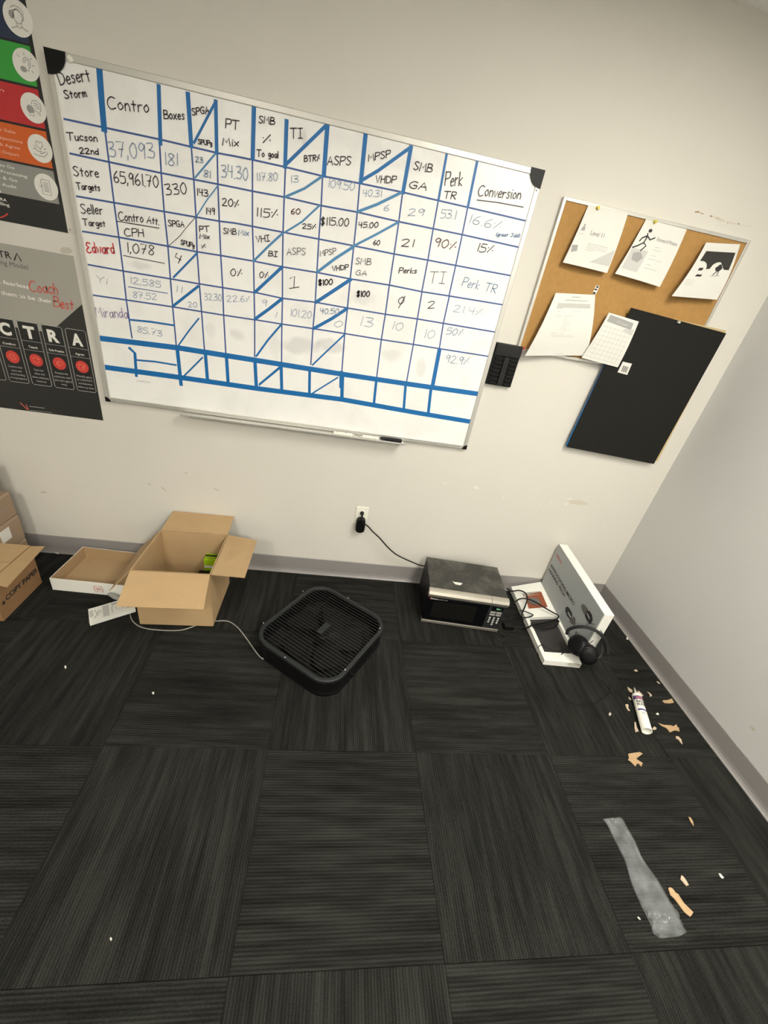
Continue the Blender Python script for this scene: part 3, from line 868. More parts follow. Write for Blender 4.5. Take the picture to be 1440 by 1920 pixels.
for st, w in (('A383,190 397,380 415,588', 0.020), ('A783,292 795,682', 0.0135), ('A980,345 1003,700', 0.0150), ('A1168,395 1175,745', 0.0130), ('A1165,402 1022,675', 0.0085),
              ('B162,198 152,615', 0.0155), ('B438,300 425,690', 0.0145), ('B440,660 765,345', 0.0115), ('B782,345 752,762', 0.0165), ('B1105,412 1065,815', 0.0165), ('B1075,800 1210,720 1440,555 C230,160', 0.0115),
              ('C228,162 160,545', 0.0150), ('C528,225 460,605', 0.0095), ('C785,290 708,665', 0.0105), ('D435,1070 478,1110 490,1292', 0.0125), ('D815,1080 845,1360', 0.0160), ('D1038,1115 1055,1330', 0.0150), ('D1205,1130 1218,1340', 0.0150),
              ('E182,1320 196,1580', 0.0160), ('E418,1350 424,1612', 0.0145), ('E675,1400 672,1645', 0.0130), ('E960,1430 957,1560', 0.0170), ('F8,1070 F4,1235', 0.0170), ('F262,1100 245,1262', 0.0125), ('F482,1130 468,1310', 0.0130), ('F735,868 685,1130', 0.0195), ('F672,1160 652,1340', 0.0145),
              ('D440,845 610,862 790,890', 0.0079), ('D490,1165 640,1178 805,1205', 0.0079), ('D1015,1145 870,1290', 0.0070), ('D785,508 970,318', 0.0074), ('D785,733 980,580', 0.0102), ('D820,1055 905,935 985,835', 0.0064),
              ('E195,1285 300,1140 420,1000', 0.0087), ('E700,1365 820,1250 990,1090', 0.0072), ('E225,1536 405,1385', 0.0084), ('E735,798 1045,595', 0.0141), ('E715,1035 870,950 1010,858', 0.0134), ('E185,708 425,485', 0.0122), ('E185,950 310,860 425,770', 0.0128)):
    bline(st, w, 'tape_blue', 'tape_strip', 0.0005)
MB().ribbon([wall(525, 690, yb - .0013), wall(486, 722, yb - .0013)], 0.0068, (0, -1, 0)).build('tape_strip', M['tape_blue'], wb)
MB().ribbon([wall(633, 708, yb - .0013), wall(585, 738, yb - .0013)], 0.0068, (0, -1, 0)).build('tape_strip', M['tape_blue'], wb)
for st, w in (('A1165,750 1030,910', 0.0060), ('A1183,965 1110,1060 1040,1170', 0.0045), ('B735,770 590,870 425,942', 0.0085), ('B720,1010 570,1150 425,1240', 0.0070), ('B1405,905 1200,1005 1040,1065', 0.0100), ('B1380,1155 1190,1260 1005,1355', 0.0085), ('E1070,300 900,410 745,528', 0.0110), ('E430,180 300,300 170,430', 0.0085)):
    bline(st, w, 'tape_faint', 'tape_strip', 0.0003)
TX = [  # text, crop, x0,y0,x1,y1, cap height, ink
 ('Desert','A',118,288,325,258,82,'k'),('Storm','A',152,380,300,365,52,'k'),('Contro','A',440,445,720,472,80,'k'),('Boxes','A',820,512,958,520,58,'k'),('SPGA','A',1012,490,1125,475,44,'k'),('SPUPg','A',1050,685,1142,695,32,'k'),
 ('PT','A',1235,575,1325,588,62,'k'),('Mix','A',1215,695,1322,700,50,'k'),('Tucson','A',168,655,370,668,48,'k'),('22nd','A',252,750,378,755,38,'k'),
 ('37,093','A',450,770,758,785,100,'g'),('181','A',822,820,912,832,80,'g'),('23','A',1033,805,1082,810,36,'g'),('81','A',1088,905,1132,912,45,'g'),('34.30','A',1208,908,1385,928,85,'g'),
 ('Store','A',212,898,380,908,62,'k'),('Targets','A',232,990,388,1000,44,'k'),('65,961.70','A',485,945,782,978,76,'k'),('330','A',835,1030,975,1018,72,'k'),('143','A',1040,1030,1116,1040,45,'k'),('149','A',1102,1155,1162,1160,42,'k'),('20%','A',1212,1100,1322,1112,50,'k'),
 ('Seller','A',262,1152,408,1160,62,'k'),('Target','A',275,1232,425,1242,42,'k'),('Contro','A',515,1198,680,1215,58,'k'),('Att.','A',705,1215,785,1232,48,'k'),('CPH','A',555,1305,682,1310,50,'k'),('SPGA','A',850,1240,956,1245,40,'k'),('SPUPg','A',932,1362,1022,1385,32,'k'),('PT','A',1060,1278,1126,1276,38,'k'),('Mix','A',1060,1320,1126,1325,30,'k'),('%','A',1073,1388,1098,1390,28,'k'),('SMB','A',1222,1290,1305,1295,38,'k'),('Mix','A',1322,1300,1392,1302,36,'b'),
 ('Edward','D',100,312,318,322,78,'r'),('1,078','D',415,305,628,335,75,'k'),('4','D',785,378,832,402,72,'k'),('0%','D',1240,498,1328,500,56,'k'),('Yi','D',170,545,258,562,52,'p2'),('12,585','D',440,555,682,590,50,'g2'),('87.52','D',465,668,652,690,48,'g2'),('11','D',795,620,848,630,48,'g2'),('20','D',902,745,972,745,40,'g2'),('32.30','D',1033,690,1168,696,52,'g2'),('22.6%','D',1208,700,1392,705,48,'g2'),('Miranda','D',172,822,425,832,76,'p'),('85.73','D',498,942,692,978,46,'g2'),
 ('SMB','B',205,318,335,332,60,'k'),('%','B',235,485,300,490,74,'k'),('To goal','B',188,600,366,612,55,'k'),('TI','B',470,445,572,445,84,'k'),('BTR%','B',588,645,718,638,50,'k'),('ASPS','B',780,670,978,675,74,'k'),('MPSP','B',1130,642,1312,608,58,'k'),('VHDP','B',1188,822,1358,828,60,'k'),
 ('117.80','B',185,805,362,805,66,'g2'),('13','B',470,820,536,822,58,'g2'),('109.50','B',785,858,1006,890,70,'g2'),('40.31','B',1080,935,1238,940,56,'g2'),('6','B',1255,1058,1298,1062,52,'g2'),('115%','B',180,1105,358,1122,72,'k'),('60','B',475,1085,550,1090,46,'n'),('25%','B',570,1208,682,1215,42,'k'),('$115.00','B',725,1178,960,1188,66,'k'),('45.00','B',1045,1202,1208,1200,46,'k'),('60','B',1170,1345,1222,1348,40,'k'),('VHI','B',185,1328,296,1312,50,'k'),
 ('SMB','C',248,350,398,378,72,'k'),('GA','C',208,508,356,526,62,'k'),('Perk','C',512,488,656,486,118,'k'),('TR','C',500,595,602,602,62,'k'),('Conversion','C',788,568,1145,605,92,'k'),('29','C',200,738,332,742,60,'g2'),('53.1','C',475,758,602,768,76,'g2'),('16.6%','C',705,800,972,862,78,'g2'),('(great Job!)','C',945,912,1142,922,30,'b'),('21','C',142,1000,244,1005,64,'k'),('90%','C',420,998,595,1030,74,'n'),('15%','C',778,1038,908,1060,72,'k'),('Perks','C',125,1222,272,1228,46,'k'),('TI','C',372,1308,510,1312,100,'k2'),('Perk TR','C',655,1332,938,1395,76,'b'),
 ('BI','E',305,385,382,392,46,'k'),('ASPS','E',470,375,637,372,60,'k2'),('MPSP','E',770,388,912,365,50,'k2'),('VHDP','E',880,520,1022,505,44,'k'),('SMB','E',1088,458,1222,466,58,'k2'),('GA','E',1086,555,1186,560,44,'k2'),('0%','E',225,578,302,580,52,'k'),('|','E',492,672,580,664,104,'k'),('$100','E',755,650,880,640,50,'kb'),('$100','E',1098,748,1212,748,50,'kb'),
 ('9','E',243,830,286,835,56,'g2'),('1','E',340,930,366,935,46,'g2'),('101.20','E',498,922,686,948,66,'g2'),('40.50','E',768,902,936,905,48,'g'),('0','E',895,1022,966,1020,52,'g2'),('13','E',1118,1008,1232,1028,88,'g2'),
 ('0','F',425,520,466,520,52,'k'),('/','F',428,550,462,553,88,'k'),('2','F',645,555,697,552,55,'k'),('21.4%','F',835,578,1045,608,55,'g2'),('10','F',372,708,450,722,62,'g2'),('10','F',612,772,692,778,62,'g2'),('50%','F',785,748,906,756,50,'g'),('92.9%','F',775,958,945,978,58,'g')]
INK = {'k': ('mk_black', .0034), 'k2': ('mk_black', .0024), 'kb': ('mk_black', .0046), 'g': ('mk_grey', .0036), 'g2': ('mk_grey', .0026), 'p': ('mk_purple', .0030), 'p2': ('mk_pale', .0030), 'r': ('mk_red', .0046), 'n': ('mk_brown', .0036), 'b': ('mk_blue', .0030)}
for s, c, x0, y0, x1, y1, hh, ink in TX:
    a, b, sc = cs[c]
    P0, P1 = bp((c, x0, y0), yb - 0.0008), bp((c, x1, y1), yb - 0.0008)
    h = vlen(a + x0 / sc, b + y0 / sc, hh / sc, yb)
    mm, w = INK[ink]
    hand(s, P0, P1, h, M[mm], wb, w)
for st, w, m in (('A505,1205 785,1252', .003, 'mk_black'), ('D388,335 712,397', .0028, 'mk_black'), ('D425,583 738,635', .0028, 'line_blue'), ('C785,607 960,628 1175,668', .0032, 'mk_black'), ('D955,35 890,110 830,185 750,255', .0022, 'mk_black'), ('D495,1330 600,1342', .006, 'smudge')):
    MB().ribbon([bp(t, yb - .0014) for t in parse(st)], w, (0, -1, 0)).build('pen_line', M[m], wb)
q = wall(133, 112, YB)
MB().lathe([(0.009, 0), (0.009, 0.004), (0.004, 0.006)], 12, Matrix.Translation((q.x, fy, q.z)) @ Matrix.Rotation(math.pi / 2, 4, 'X')).build('mounting_screw', M['white_plastic'], wb)
for px, py in ((1006, 357), (131, 431), (214, 751), (860, 838)):
    q = wall(px, py, fy)
    MB().lathe([(0.004, 0), (0.003, 0.0015)], 10, Matrix.Translation((q.x, fy, q.z)) @ Matrix.Rotation(math.pi / 2, 4, 'X')).build('mounting_screw', M['ink_grey'], wb)
# pen tray with what lies on it
tx0, tx1 = wall(342, 776, -0.04).x, wall(757, 832, -0.04).x
TZ = BZ0 - 0.002
tr = MB()
tr.box((tx0, -0.072, TZ - 0.003), (tx1, -0.012, TZ))
tr.box((tx0, -0.074, TZ - 0.003), (tx1, -0.072, TZ + 0.006))
tr.build('pen_tray', M['alu'], wb, bevel=0.001)

def tray_item(p0, p1, nm, label, cat, m, w, h, extra=None):
    A = on(*p0, 2, TZ + h / 2)
    B = on(*p1, 2, TZ + h / 2)
    t = thing(nm, label, cat, ((A.x + B.x) / 2, -0.045, TZ))
    yc = -0.045
    MB().box((A.x, yc - w / 2, TZ + 0.0005), (B.x, yc + w / 2, TZ + h)).build('body', m, t, bevel=min(w, h) * 0.2)
    return t, A.x, B.x, yc
t, xa, xb, yc = tray_item((625, 813), (661, 818), 'plastic_bracket', 'white plastic bracket at the left on the whiteboard tray', 'bracket', M['white_plastic'], 0.022, 0.012)
MB().tube([(xb, yc, TZ + .005), (xb + .012, yc - .006, TZ + .005), (xb + .014, yc + .004, TZ + .005), (xb + .004, yc + .008, TZ + .005)], 0.002, 6).build('hook', M['white_plastic'], t)
for k in (0.2, 0.65):
    MB().lathe([(0.003, 0), (0.003, 0.0006)], 8, Matrix.Translation((xa + (xb - xa) * k, yc, TZ + .012))).build('hole', M['ink'], t)
t, xa, xb, yc = tray_item((679, 819), (711, 826), 'plastic_clip', 'white plastic clip with small teeth in the middle of the whiteboard tray', 'clip', M['white_plastic'], 0.014, 0.014)
MB().tube([(xa, yc, TZ + .006), (xa - .010, yc, TZ + .004), (xa - .012, yc, TZ + .009)], 0.0022, 6).build('hook', M['white_plastic'], t)
for k in (0.55, 0.85):
    MB().box((xa + (xb - xa) * k, yc - .012, TZ + .001), (xa + (xb - xa) * k + .006, yc - .007, TZ + .007)).build('tooth', M['white_plastic'], t)
A = on(714, 823, 2, TZ + .008)
B = on(753, 828, 2, TZ + .008)
t = thing('marker_pen', 'black marker pen at the right end of the whiteboard tray', 'marker', (A.x, -0.045, TZ))
MB().tube([(A.x + .02, -.045, TZ + .0095), (B.x, -.045, TZ + .0095)], 0.009, 14).build('barrel', M['black_plastic'], t, smooth=False)
MB().tube([(A.x, -.045, TZ + .0095), (A.x + .0195, -.045, TZ + .0095)], [0.0075, 0.0085], 14).build('cap', M['dark_plastic'], t)

# ================================================================== RIDGED BLACK HOLDER
def wp(p, y):
    return wall(p[0], p[1], y)
cH = crop(895, 630, 13.714)
YH = -0.030
hx0 = (wp(cH(515, 165), YH).x + wp(cH(225, 1235), YH).x) / 2
hx1 = (wp(cH(1185, 265), YH).x + wp(cH(890, 1325), YH).x) / 2
hz1 = wp(cH(515, 165), YH).z
hz0 = wp(cH(560, 1290), YH).z
H = thing('wall_holder', 'black plastic wall holder with ridged sides between whiteboard and cork board', 'holder', ((hx0 + hx1) / 2, 0, hz0))
W2 = hx1 - hx0
HH = hz1 - hz0
MB().box((hx0, YH + 0.010, hz0), (hx1, -0.0005, hz1)).build('back_plate', M['black_plastic'], H, bevel=0.002)
MB().box((hx0, YH - 0.002, hz0 + HH * 0.72), (hx1 - .002, YH + 0.0098, hz1 - .001)).build('top_block', M['dark_plastic'], H, bevel=0.003)
MB().box((hx0 + W2 * .02, YH - 0.004, hz1 - HH * .22), (hx0 + W2 * .62, YH - 0.0022, hz1 - HH * .05)).build('top_panel', M['dark_plastic'], H, bevel=0.001)
MB().box((hx0 + W2 * .42, YH - 0.002, hz0 + HH * 0.02), (hx0 + W2 * .62, YH + 0.0098, hz0 + HH * 0.70)).build('centre_rail', M['dark_plastic'], H, bevel=0.002)
for k in range(7):
    z = hz0 + HH * (0.035 + 0.098 * k)
    for a, b in ((.10, .40), (.66, .97)):
        MB().box((hx0 + W2 * a, YH, z), (hx0 + W2 * b, YH + 0.0098, z + HH * 0.035)).build('ridge', M['black_plastic'], H, bevel=0.001)
q = wall(980, 653, -0.028)
pin = thing('red_push_pin', 'small dark red push pin at the lower left corner of the cork board', 'push pin', (q.x, -0.022, q.z))
MB().lathe([(0.002, 0), (0.005, 0.002), (0.0035, 0.006), (0.0055, 0.011), (0.005, 0.013)], 12, Matrix.Translation((q.x + .004, -0.0225, q.z)) @ Matrix.Rotation(math.pi / 2, 4, 'X')).build('pin_head', M['red'], pin)

# ================================================================== CORK BOARD
kx0, kx1 = wall(1057, 367, -.018).x, wall(1410, 450, -.018).x
kz1 = wall(1057, 367, -.018).z
kz0 = wall(1080, 676, -.018).z
kx1 = (kx1 + wall(1325, 613, -.018).x) / 2
kx0 = (kx0 + wall(976, 640, -.018).x) / 2
cb = thing('cork_board', 'tan cork notice board in a thin silver frame, papers pinned on it', 'notice board', ((kx0 + kx1) / 2, 0, kz0))
MB().box((kx0 + .003, -0.013, kz0 + .003), (kx1 - .003, -0.0005, kz1 - .003)).build('cork_panel', M['cork'], cb)
f2 = 0.013
for a, b in (((kx0, kz0), (kx0 + f2, kz1)), ((kx1 - f2, kz0), (kx1, kz1)), ((kx0 + f2, kz1 - f2), (kx1 - f2, kz1)), ((kx0 + f2, kz0), (kx1 - f2, kz0 + f2))):
    MB().box((a[0], -0.018, a[1]), (b[0], -0.0004, b[1])).build('frame_rail', M['alu'], cb, bevel=0.0015)

class Sheet:
    """curved sheet of paper between four corners; P(u,v): u left-right, v top-bottom"""
    def __init__(s, TL, TR, BR, BL, fn):
        s.c = (TL, TR, BR, BL)
        s.fn = fn
    def P(s, u, v, lift=0.0):
        TL, TR, BR, BL = s.c
        a = TL.lerp(TR, u)
        b = BL.lerp(BR, u)
        p = a.lerp(b, v)
        return p + Vector((0, -s.fn(u, v) - lift, 0))
    def mesh(s, m, parent, nm='sheet', n=12):
        b = MB()
        vs = [s.P(i / n, j / n) for j in range(n + 1) for i in range(n + 1)]
        vs2 = [v + Vector((0, 0.0004, 0)) for v in vs]
        k = (n + 1) ** 2
        fs = [(j * (n + 1) + i, j * (n + 1) + i + 1, (j + 1) * (n + 1) + i + 1, (j + 1) * (n + 1) + i) for j in range(n) for i in range(n)]
        rim = [i for i in range(n + 1)] + [(j + 1) * (n + 1) + n for j in range(n)] + [n * (n + 1) + n - 1 - i for i in range(n)] + [(n - 1 - j) * (n + 1) for j in range(n - 1)]
        side = [(rim[i], rim[(i + 1) % len(rim)], rim[(i + 1) % len(rim)] + k, rim[i] + k) for i in range(len(rim))]
        b.add(vs + vs2, fs + [tuple(k + i for i in reversed(f)) for f in fs] + side)
        return b.build(nm, m, parent, smooth=False)
    def poly(s, uv, m, parent, nm, lift=0.0006, sub=6, c=None):
        """print polygon: fan-tessellated strips follow the curl"""
        b = MB()
        c = c or (sum(p[0] for p in uv) / len(uv), sum(p[1] for p in uv) / len(uv))
        vs, fs = [], []
        N = len(uv)
        per = []
        for i in range(N):
            a, d = uv[i], uv[(i + 1) % N]
            for k in range(sub):
                per.append((a[0] + (d[0] - a[0]) * k / sub, a[1] + (d[1] - a[1]) * k / sub))
        rings = 4
        K = len(per)
        for r in range(1, rings + 1):
            for p in per:
                t = r / rings
                vs.append(s.P(c[0] + (p[0] - c[0]) * t, c[1] + (p[1] - c[1]) * t, lift))
        vs.append(s.P(c[0], c[1], lift))
        for r in range(rings - 1):
            for i in range(K):
                fs.append((r * K + i, r * K + (i + 1) % K, (r + 1) * K + (i + 1) % K, (r + 1) * K + i))
        fs += [(rings * K, i, (i + 1) % K) for i in range(K)]
        b.add(vs, fs)
        return b.build(nm, m, parent)
    def line(s, u0, v0, u1, v1, w, m, parent, nm='print_line', k=8, mb=None, lift=0.0008):
        b = mb or MB()
        b.ribbon([s.P(u0 + (u1 - u0) * i / k, v0 + (v1 - v0) * i / k, lift) for i in range(k + 1)], w, (0, -1, 0))
        return None if mb else b.build(nm, m, parent)
    def word(s, t, u0, v0, u1, v1, h, m, parent, bold=0.0):
        o = text(t, s.P(u0, v0, 0.001), s.P(u1, v1, 0.001), h, (0, -1, 0), m, parent, bold=bold, lift=0.0002)
        return o
def pinhead(p, nm='push_pin'):
    return p
def paper(nm, label, cat, c, y_top, y_bot, fn, pin=None):
    TL, TR = wall(*c[0], y_top), wall(*c[1], y_top)
    BR, BL = wall(*c[2], y_bot), wall(*c[3], y_bot)
    t = thing(nm, label, cat, ((BL.x + BR.x) / 2, -0.013, min(BL.z, BR.z)))
    sh = Sheet(TL, TR, BR, BL, fn)
    sh.mesh(M['paper'], t)
    return t, sh
def bulge(k, uu=0.5):
    return lambda u, v: k * math.sin(math.pi * v) + 0.004 * v * math.cos((u - uu) * 5)
# left card with grey triangle
t, s = paper('notice_sheet', 'white notice with a grey triangle and a heading, leftmost of three on the cork board', 'notice', ((1103, 385), (1177.5, 401), (1139, 512), (1056, 492)), -0.0195, -0.046, bulge(0.006))
s.poly([(0.98, .60), (0.98, .89), (0.52, .89)], M['ink_pale'], t, 'triangle_print')
s.word('Level 11', .30, .46, .62, .46, .017, M['ink_grey'], t)
for k in range(4):
    s.line(.33, .60 + .035 * k, .80 if k < 3 else .5, .60 + .035 * k, .0022, M['ink_pale'], t, 'text_line')
def fig_small(s, t, cu, cv, sc):
    s.poly([(cu - .03 * sc, cv - .01), (cu + .03 * sc, cv - .02), (cu + .05 * sc, cv + .05), (cu - .04 * sc, cv + .06)], M['ink_grey'], t, 'figure_print', sub=3)
    s.poly([(cu - .015 * sc, cv - .06), (cu + .02 * sc, cv - .06), (cu + .02 * sc, cv - .02), (cu - .015 * sc, cv - .02)], M['ink_grey'], t, 'figure_print', sub=3)
fig_small(s, t, .10, .36, 1)
s.poly([(.02, .68), (.14, .66), (.17, .76), (.06, .80)], M['ink_grey'], t, 'figure_print', sub=3)
s.line(.04, .47, .17, .47, .0016, M['ink_pale'], t, 'text_line')
# runner
t, s = paper('runner_sheet', 'white notice with a running figure, middle of three on the cork board', 'notice', ((1211.5, 411), (1288, 430), (1238, 538), (1154, 513)), -0.0195, -0.048, bulge(0.006))
s.poly([(0.03, .50), (0.38, .50), (0.38, .88), (0.05, .88)], M['ink_pale'], t, 'photo_print')
s.poly([(0.10, .58), (0.24, .54), (0.34, .62), (0.28, .72), (0.14, .70)], M['ink_grey'], t, 'photo_print', lift=0.0009)
R_ = MB()
for a in ([(.19, .22), (.21, .30), (.20, .38)], [(.20, .38), (.10, .46), (.03, .50)], [(.20, .38), (.28, .42), (.22, .52)], [(.20, .26), (.12, .31), (.10, .37)], [(.21, .26), (.30, .31), (.38, .26)]):
    R_.ribbon([s.P(u, v, 0.001) for u, v in a], 0.0055, (0, -1, 0))
R_.build('runner_print', M['ink'], t)
s.poly([(.215 + .042 * math.cos(a), .165 + .034 * math.sin(a)) for a in [k * .785 for k in range(8)]], M['ink'], t, 'runner_print', sub=1)
s.word('Forward Motion', .44, .30, .93, .30, .014, M['ink_grey'], t)
for a, b in ((.40, .45), (.55, .61), (.71, .77)):
    s.line(.48, a, .58, a, .0018, M['ink_pale'], t, 'text_line')
    s.line(.46, b, .64 if a < .5 else .76, b, .0018, M['ink_pale'], t, 'text_line')
# dark banner sheet
t, s = paper('banner_sheet', 'white notice with a dark banner, rightmost of three on the cork board', 'notice', ((1321, 455), (1388, 458), (1344.5, 562), (1256.7, 555)), -0.0195, -0.050, lambda u, v: 0.012 * math.sin(math.pi * v) + 0.010 * (1 - u) ** 2)
arc = [(.78 + .0, .47)]
def arc_(cu, cv, ru, rv, a0, a1, n=9):
    return [(cu + ru * math.cos(math.radians(a0 + (a1 - a0) * i / n)), cv - rv * math.sin(math.radians(a0 + (a1 - a0) * i / n))) for i in range(n + 1)]
s.poly([(.13, .15), (.94, .15), (.93, .46)] + arc_(.63, .46, .18, .13, 0, 180) + arc_(.17, .47, .19, .14, 0, 105) + [(.10, .32)], M['print_char'], t, 'banner_print', sub=2, c=(.55, .24))
s.poly([(.66, .37), (.70, .37), (.76, .44), (.70, .50), (.62, .49), (.58, .44)], M['ink'], t, 'figure_print', sub=2)
s.line(.66, .50, .60, .56, .004, M['ink'], t, 'figure_print')
s.line(.70, .50, .70, .56, .004, M['ink'], t, 'figure_print')
s.line(.56, .585, .76, .57, .0025, M['ink_grey'], t, 'figure_print')
s.poly([(.19, .45), (.30, .45), (.28, .50), (.18, .50)], M['ink'], t, 'figure_print', sub=2)
s.poly([(.22, .57), (.36, .57), (.33, .61), (.20, .61)], M['ink'], t, 'figure_print', sub=2)
for v in (.68, .72, .76):
    s.line(.06, v, .26, v, .0018, M['ink_pale'], t, 'text_line')
# letter
t, s = paper('letter_sheet', 'curling white typed letter on the lower left of the cork board', 'letter', ((1040, 549), (1116, 553), (1100, 667), (981, 666)), -0.016, -0.030,
             lambda u, v: 0.016 * math.sin(math.pi * v) + 0.030 * (1 - u) ** 3 * (0.4 + v * 0.3))
s.word('verified', .44, .055, .64, .055, .006, M['ink_grey'], t)
s.line(.30, .10, .84, .10, .0024, M['ink_grey'], t, 'text_line')
for k in range(5):
    s.line(.16, .155 + .017 * k, .90 if k < 4 else .3, .155 + .017 * k, .0020, M['ink_grey'], t, 'text_line')
for a, b, v in ((.20, .27, .27), (.55, .70, .27), (.20, .32, .33), (.38, .56, .33), (.20, .36, .355), (.40, .50, .355), (.40, .46, .39), (.40, .46, .41), (.40, .54, .44), (.40, .54, .47), (.40, .56, .50), (.40, .52, .535), (.40, .62, .565), (.25, .38, .62), (.42, .50, .62), (.27, .52, .65), (.55, .64, .65), (.29, .70, .675), (.50, .62, .965)):
    s.line(a, v, b, v, .0018, M['ink_pale'], t, 'text_line')
# calendar-like chart
t, s = paper('calendar_sheet', 'small grey calendar sheet hanging off the lower edge of the cork board by the letter', 'calendar', ((1142, 586), (1198, 603), (1159, 689), (1091, 671)), -0.0385, -0.043, bulge(0.006))
s.poly([(.07, .03), (.86, .06), (.86, .20), (.07, .17)], M['ink_grey'], t, 'heading_print')
s.word('VCount', .34, .145, .72, .16, .012, M['ink_pale'], t, 0.01)
s.poly([(.62, .22), (.95, .18), (.97, .30), (.70, .28)], M['ink_pale'], t, 'photo_print')
g = MB()
for k in range(8):
    s.line(.06 + .115 * k, .24, .06 + .115 * k, .94, .0016, None, t, mb=g)
for k in range(8):
    s.line(.05, .27 + .095 * k, .93, .27 + .095 * k, .0016, None, t, mb=g)
g.build('calendar_grid', M['ink_pale'], t)
for px, py, lb in ((1120, 390, 'yellow push pin holding the triangle notice'), (1227, 416, 'yellow push pin holding the runner notice'), (1178, 586, 'yellow push pin beside the black board corner')):
    q = wall(px, py, -0.020)
    t = thing('push_pin', lb, 'push pin', (q.x, -0.018, q.z))
    MB().lathe([(0.0025, 0), (0.0065, 0.0015), (0.004, 0.006), (0.0065, 0.012), (0.0055, 0.014)], 12, Matrix.Translation((q.x, -0.0185, q.z)) @ Matrix.Rotation(math.pi / 2, 4, 'X')).build('pin_head', M['yellow'], t)
    MB().tube([(q.x, -0.019, q.z), (q.x, -0.012, q.z - .001)], 0.0006, 6).build('needle', M['screw'], t)
# tape of black squares
cF = crop(970, 530, 6.0)
t = thing('film_strip', 'short clear strip with black squares above the typed letter', 'strip', wall(1117, 545, -.0135))
q = [wall(*cF(*p), -.0137) for p in ((888, 30), (925, 38), (885, 130), (842, 125))]
MB().plate(q, (0, 0.0005, 0)).build('strip_base', M['white_card'], t)
for a in (((892, 35), (918, 42), (908, 62), (884, 56)), ((874, 65), (904, 70), (892, 88), (862, 82)), ((854, 104), (884, 108), (878, 128), (846, 124))):
    MB().add([wall(*cF(*p), -.0142) for p in a], [(0, 1, 2, 3)]).build('black_square', M['ink'], t)

# ================================================================== FOAM BOARDS
def slab(nm, label, cat, c, y0, y1, th, m, bevel=0.0):
    TL, TR = wall(*c[0], y0), wall(*c[1], y0)
    BR, BL = wall(*c[2], y1), wall(*c[3], y1)
    b = MB().plate([TL, TR, BR, BL], (0, th, 0))
    o = b.build(nm, m)
    return tag(o, label, cat), (TL, TR, BR, BL)
t, cc = slab('black_foam_board', 'large plain black board hung over the lower right of the cork board', 'board', ((1184, 577), (1362, 625), (1226, 870), (1063, 838)), -0.037, -0.033, 0.004, M['foam_black'])
slab('blue_foam_board', 'blue board whose edge shows at the left behind the black board', 'board', ((1178, 590), (1354, 627), (1222, 862), (1061, 836)), -0.031, -0.027, 0.004, M['blue_board'])
t, cc = slab('tan_foam_board', 'pale tan board peeping out at the right behind the black board', 'board', ((1190, 582), (1362, 620), (1233, 865), (1068, 834)), -0.0255, -0.0225, 0.003, M['tan_board'])
st = thing('barcode_sticker', 'small white barcode sticker on the left part of the black board', 'sticker', wall(1172, 690, -0.029))
q = [wall(x, y, -0.0362) for x, y in ((1168, 678), (1185, 682), (1176, 703), (1158, 698))]
MB().plate(q, (0, 0.0006, 0)).build('sticker_base', M['paper'], st)
for k in range(6):
    a = wall(1169.5 + 1.9 * k * .9, 686 + .5 * k, -0.0367)
    b = wall(1165.5 + 1.9 * k * .9, 696 + .5 * k, -0.0367)
    MB().ribbon([a, b], 0.0022 if k % 2 else 0.0035, (0, -1, 0)).build('bar', M['ink'], st)
q = wall(1271, 604, -0.038)
t = thing('silver_push_pin', 'silver push pin at the top centre of the black board', 'push pin', (q.x, -0.034, q.z))
MB().lathe([(0.002, 0), (0.006, 0.002), (0.0035, 0.006), (0.006, 0.011), (0.005, 0.013)], 12, Matrix.Translation((q.x, -0.0376, q.z)) @ Matrix.Rotation(math.pi / 2, 4, 'X')).build('pin_head', M['screw'], t)

# ================================================================== OUTLET, PLUG, ADAPTER
P = wall(680.5, 951, -0.006)
ox, ozt = P.x, P.z
ot = thing('wall_outlet', 'cream wall outlet plate low on the wall above the baseboard', 'outlet', (ox, 0, ozt - 0.118))
MB().box((ox - .037, -0.006, ozt - .118), (ox + .037, -0.0002, ozt)).build('cover_plate', M['white_plastic'], ot, bevel=0.003)
for k in (0.036, 0.080):
    MB().lathe([(0.017, 0), (0.016, 0.0015)], 20, Matrix.Translation((ox, -0.0061, ozt - k)) @ Matrix.Rotation(math.pi / 2, 4, 'X')).build('socket', M['white_plastic'], ot)
pg = thing('power_plug', 'small black plug in the upper socket of the outlet', 'plug', (ox, -0.0078, ozt - .04))
mz = ozt - 0.036
MB().lathe([(0.010, 0.0002), (0.0115, 0.004), (0.0105, 0.016), (0.006, 0.021), (0.003, 0.022)], 18, Matrix.Translation((ox, -0.0080, mz)) @ Matrix.Rotation(math.pi / 2, 4, 'X')).build('plug_head', M['dark_plastic'], pg, smooth=True)
MB().tube([(ox, -0.0285, mz - .003), (ox + .001, -.040, mz - .012), (ox + .004, -.0520, mz - .026)], [0.006, 0.005, 0.0042], 10).build('strain_relief', M['black_plastic'], pg)
cable_pts = [(ox + .004, -.052, mz - .026), (ox + .011, -.053, mz - .043)] + [wall(x, y, -0.05) for x, y in ((690, 987), (698, 996), (712, 1009), (727, 1026), (742, 1039), (757, 1047), (775, 1055), (788, 1060))] + [wall(800, 1062, -0.05)]
mw_cable = MB().tube(smooth_path(cable_pts, 6), 0.0040, 8).build('power_cable', M['rubber'], pg, smooth=True)
ad = thing('power_adapter', 'rounded black power adapter hanging from the lower socket of the outlet', 'adapter', (ox, -0.0078, ozt - .16))
b = MB()
prof = []
hw = 0.0265
ztop, zbot = ozt - 0.062, ozt - 0.158
for k in range(9):
    a = math.pi * k / 8
    prof.append((ox + hw * math.cos(a), ztop - hw * 0.75 + hw * 0.75 * math.sin(a)))
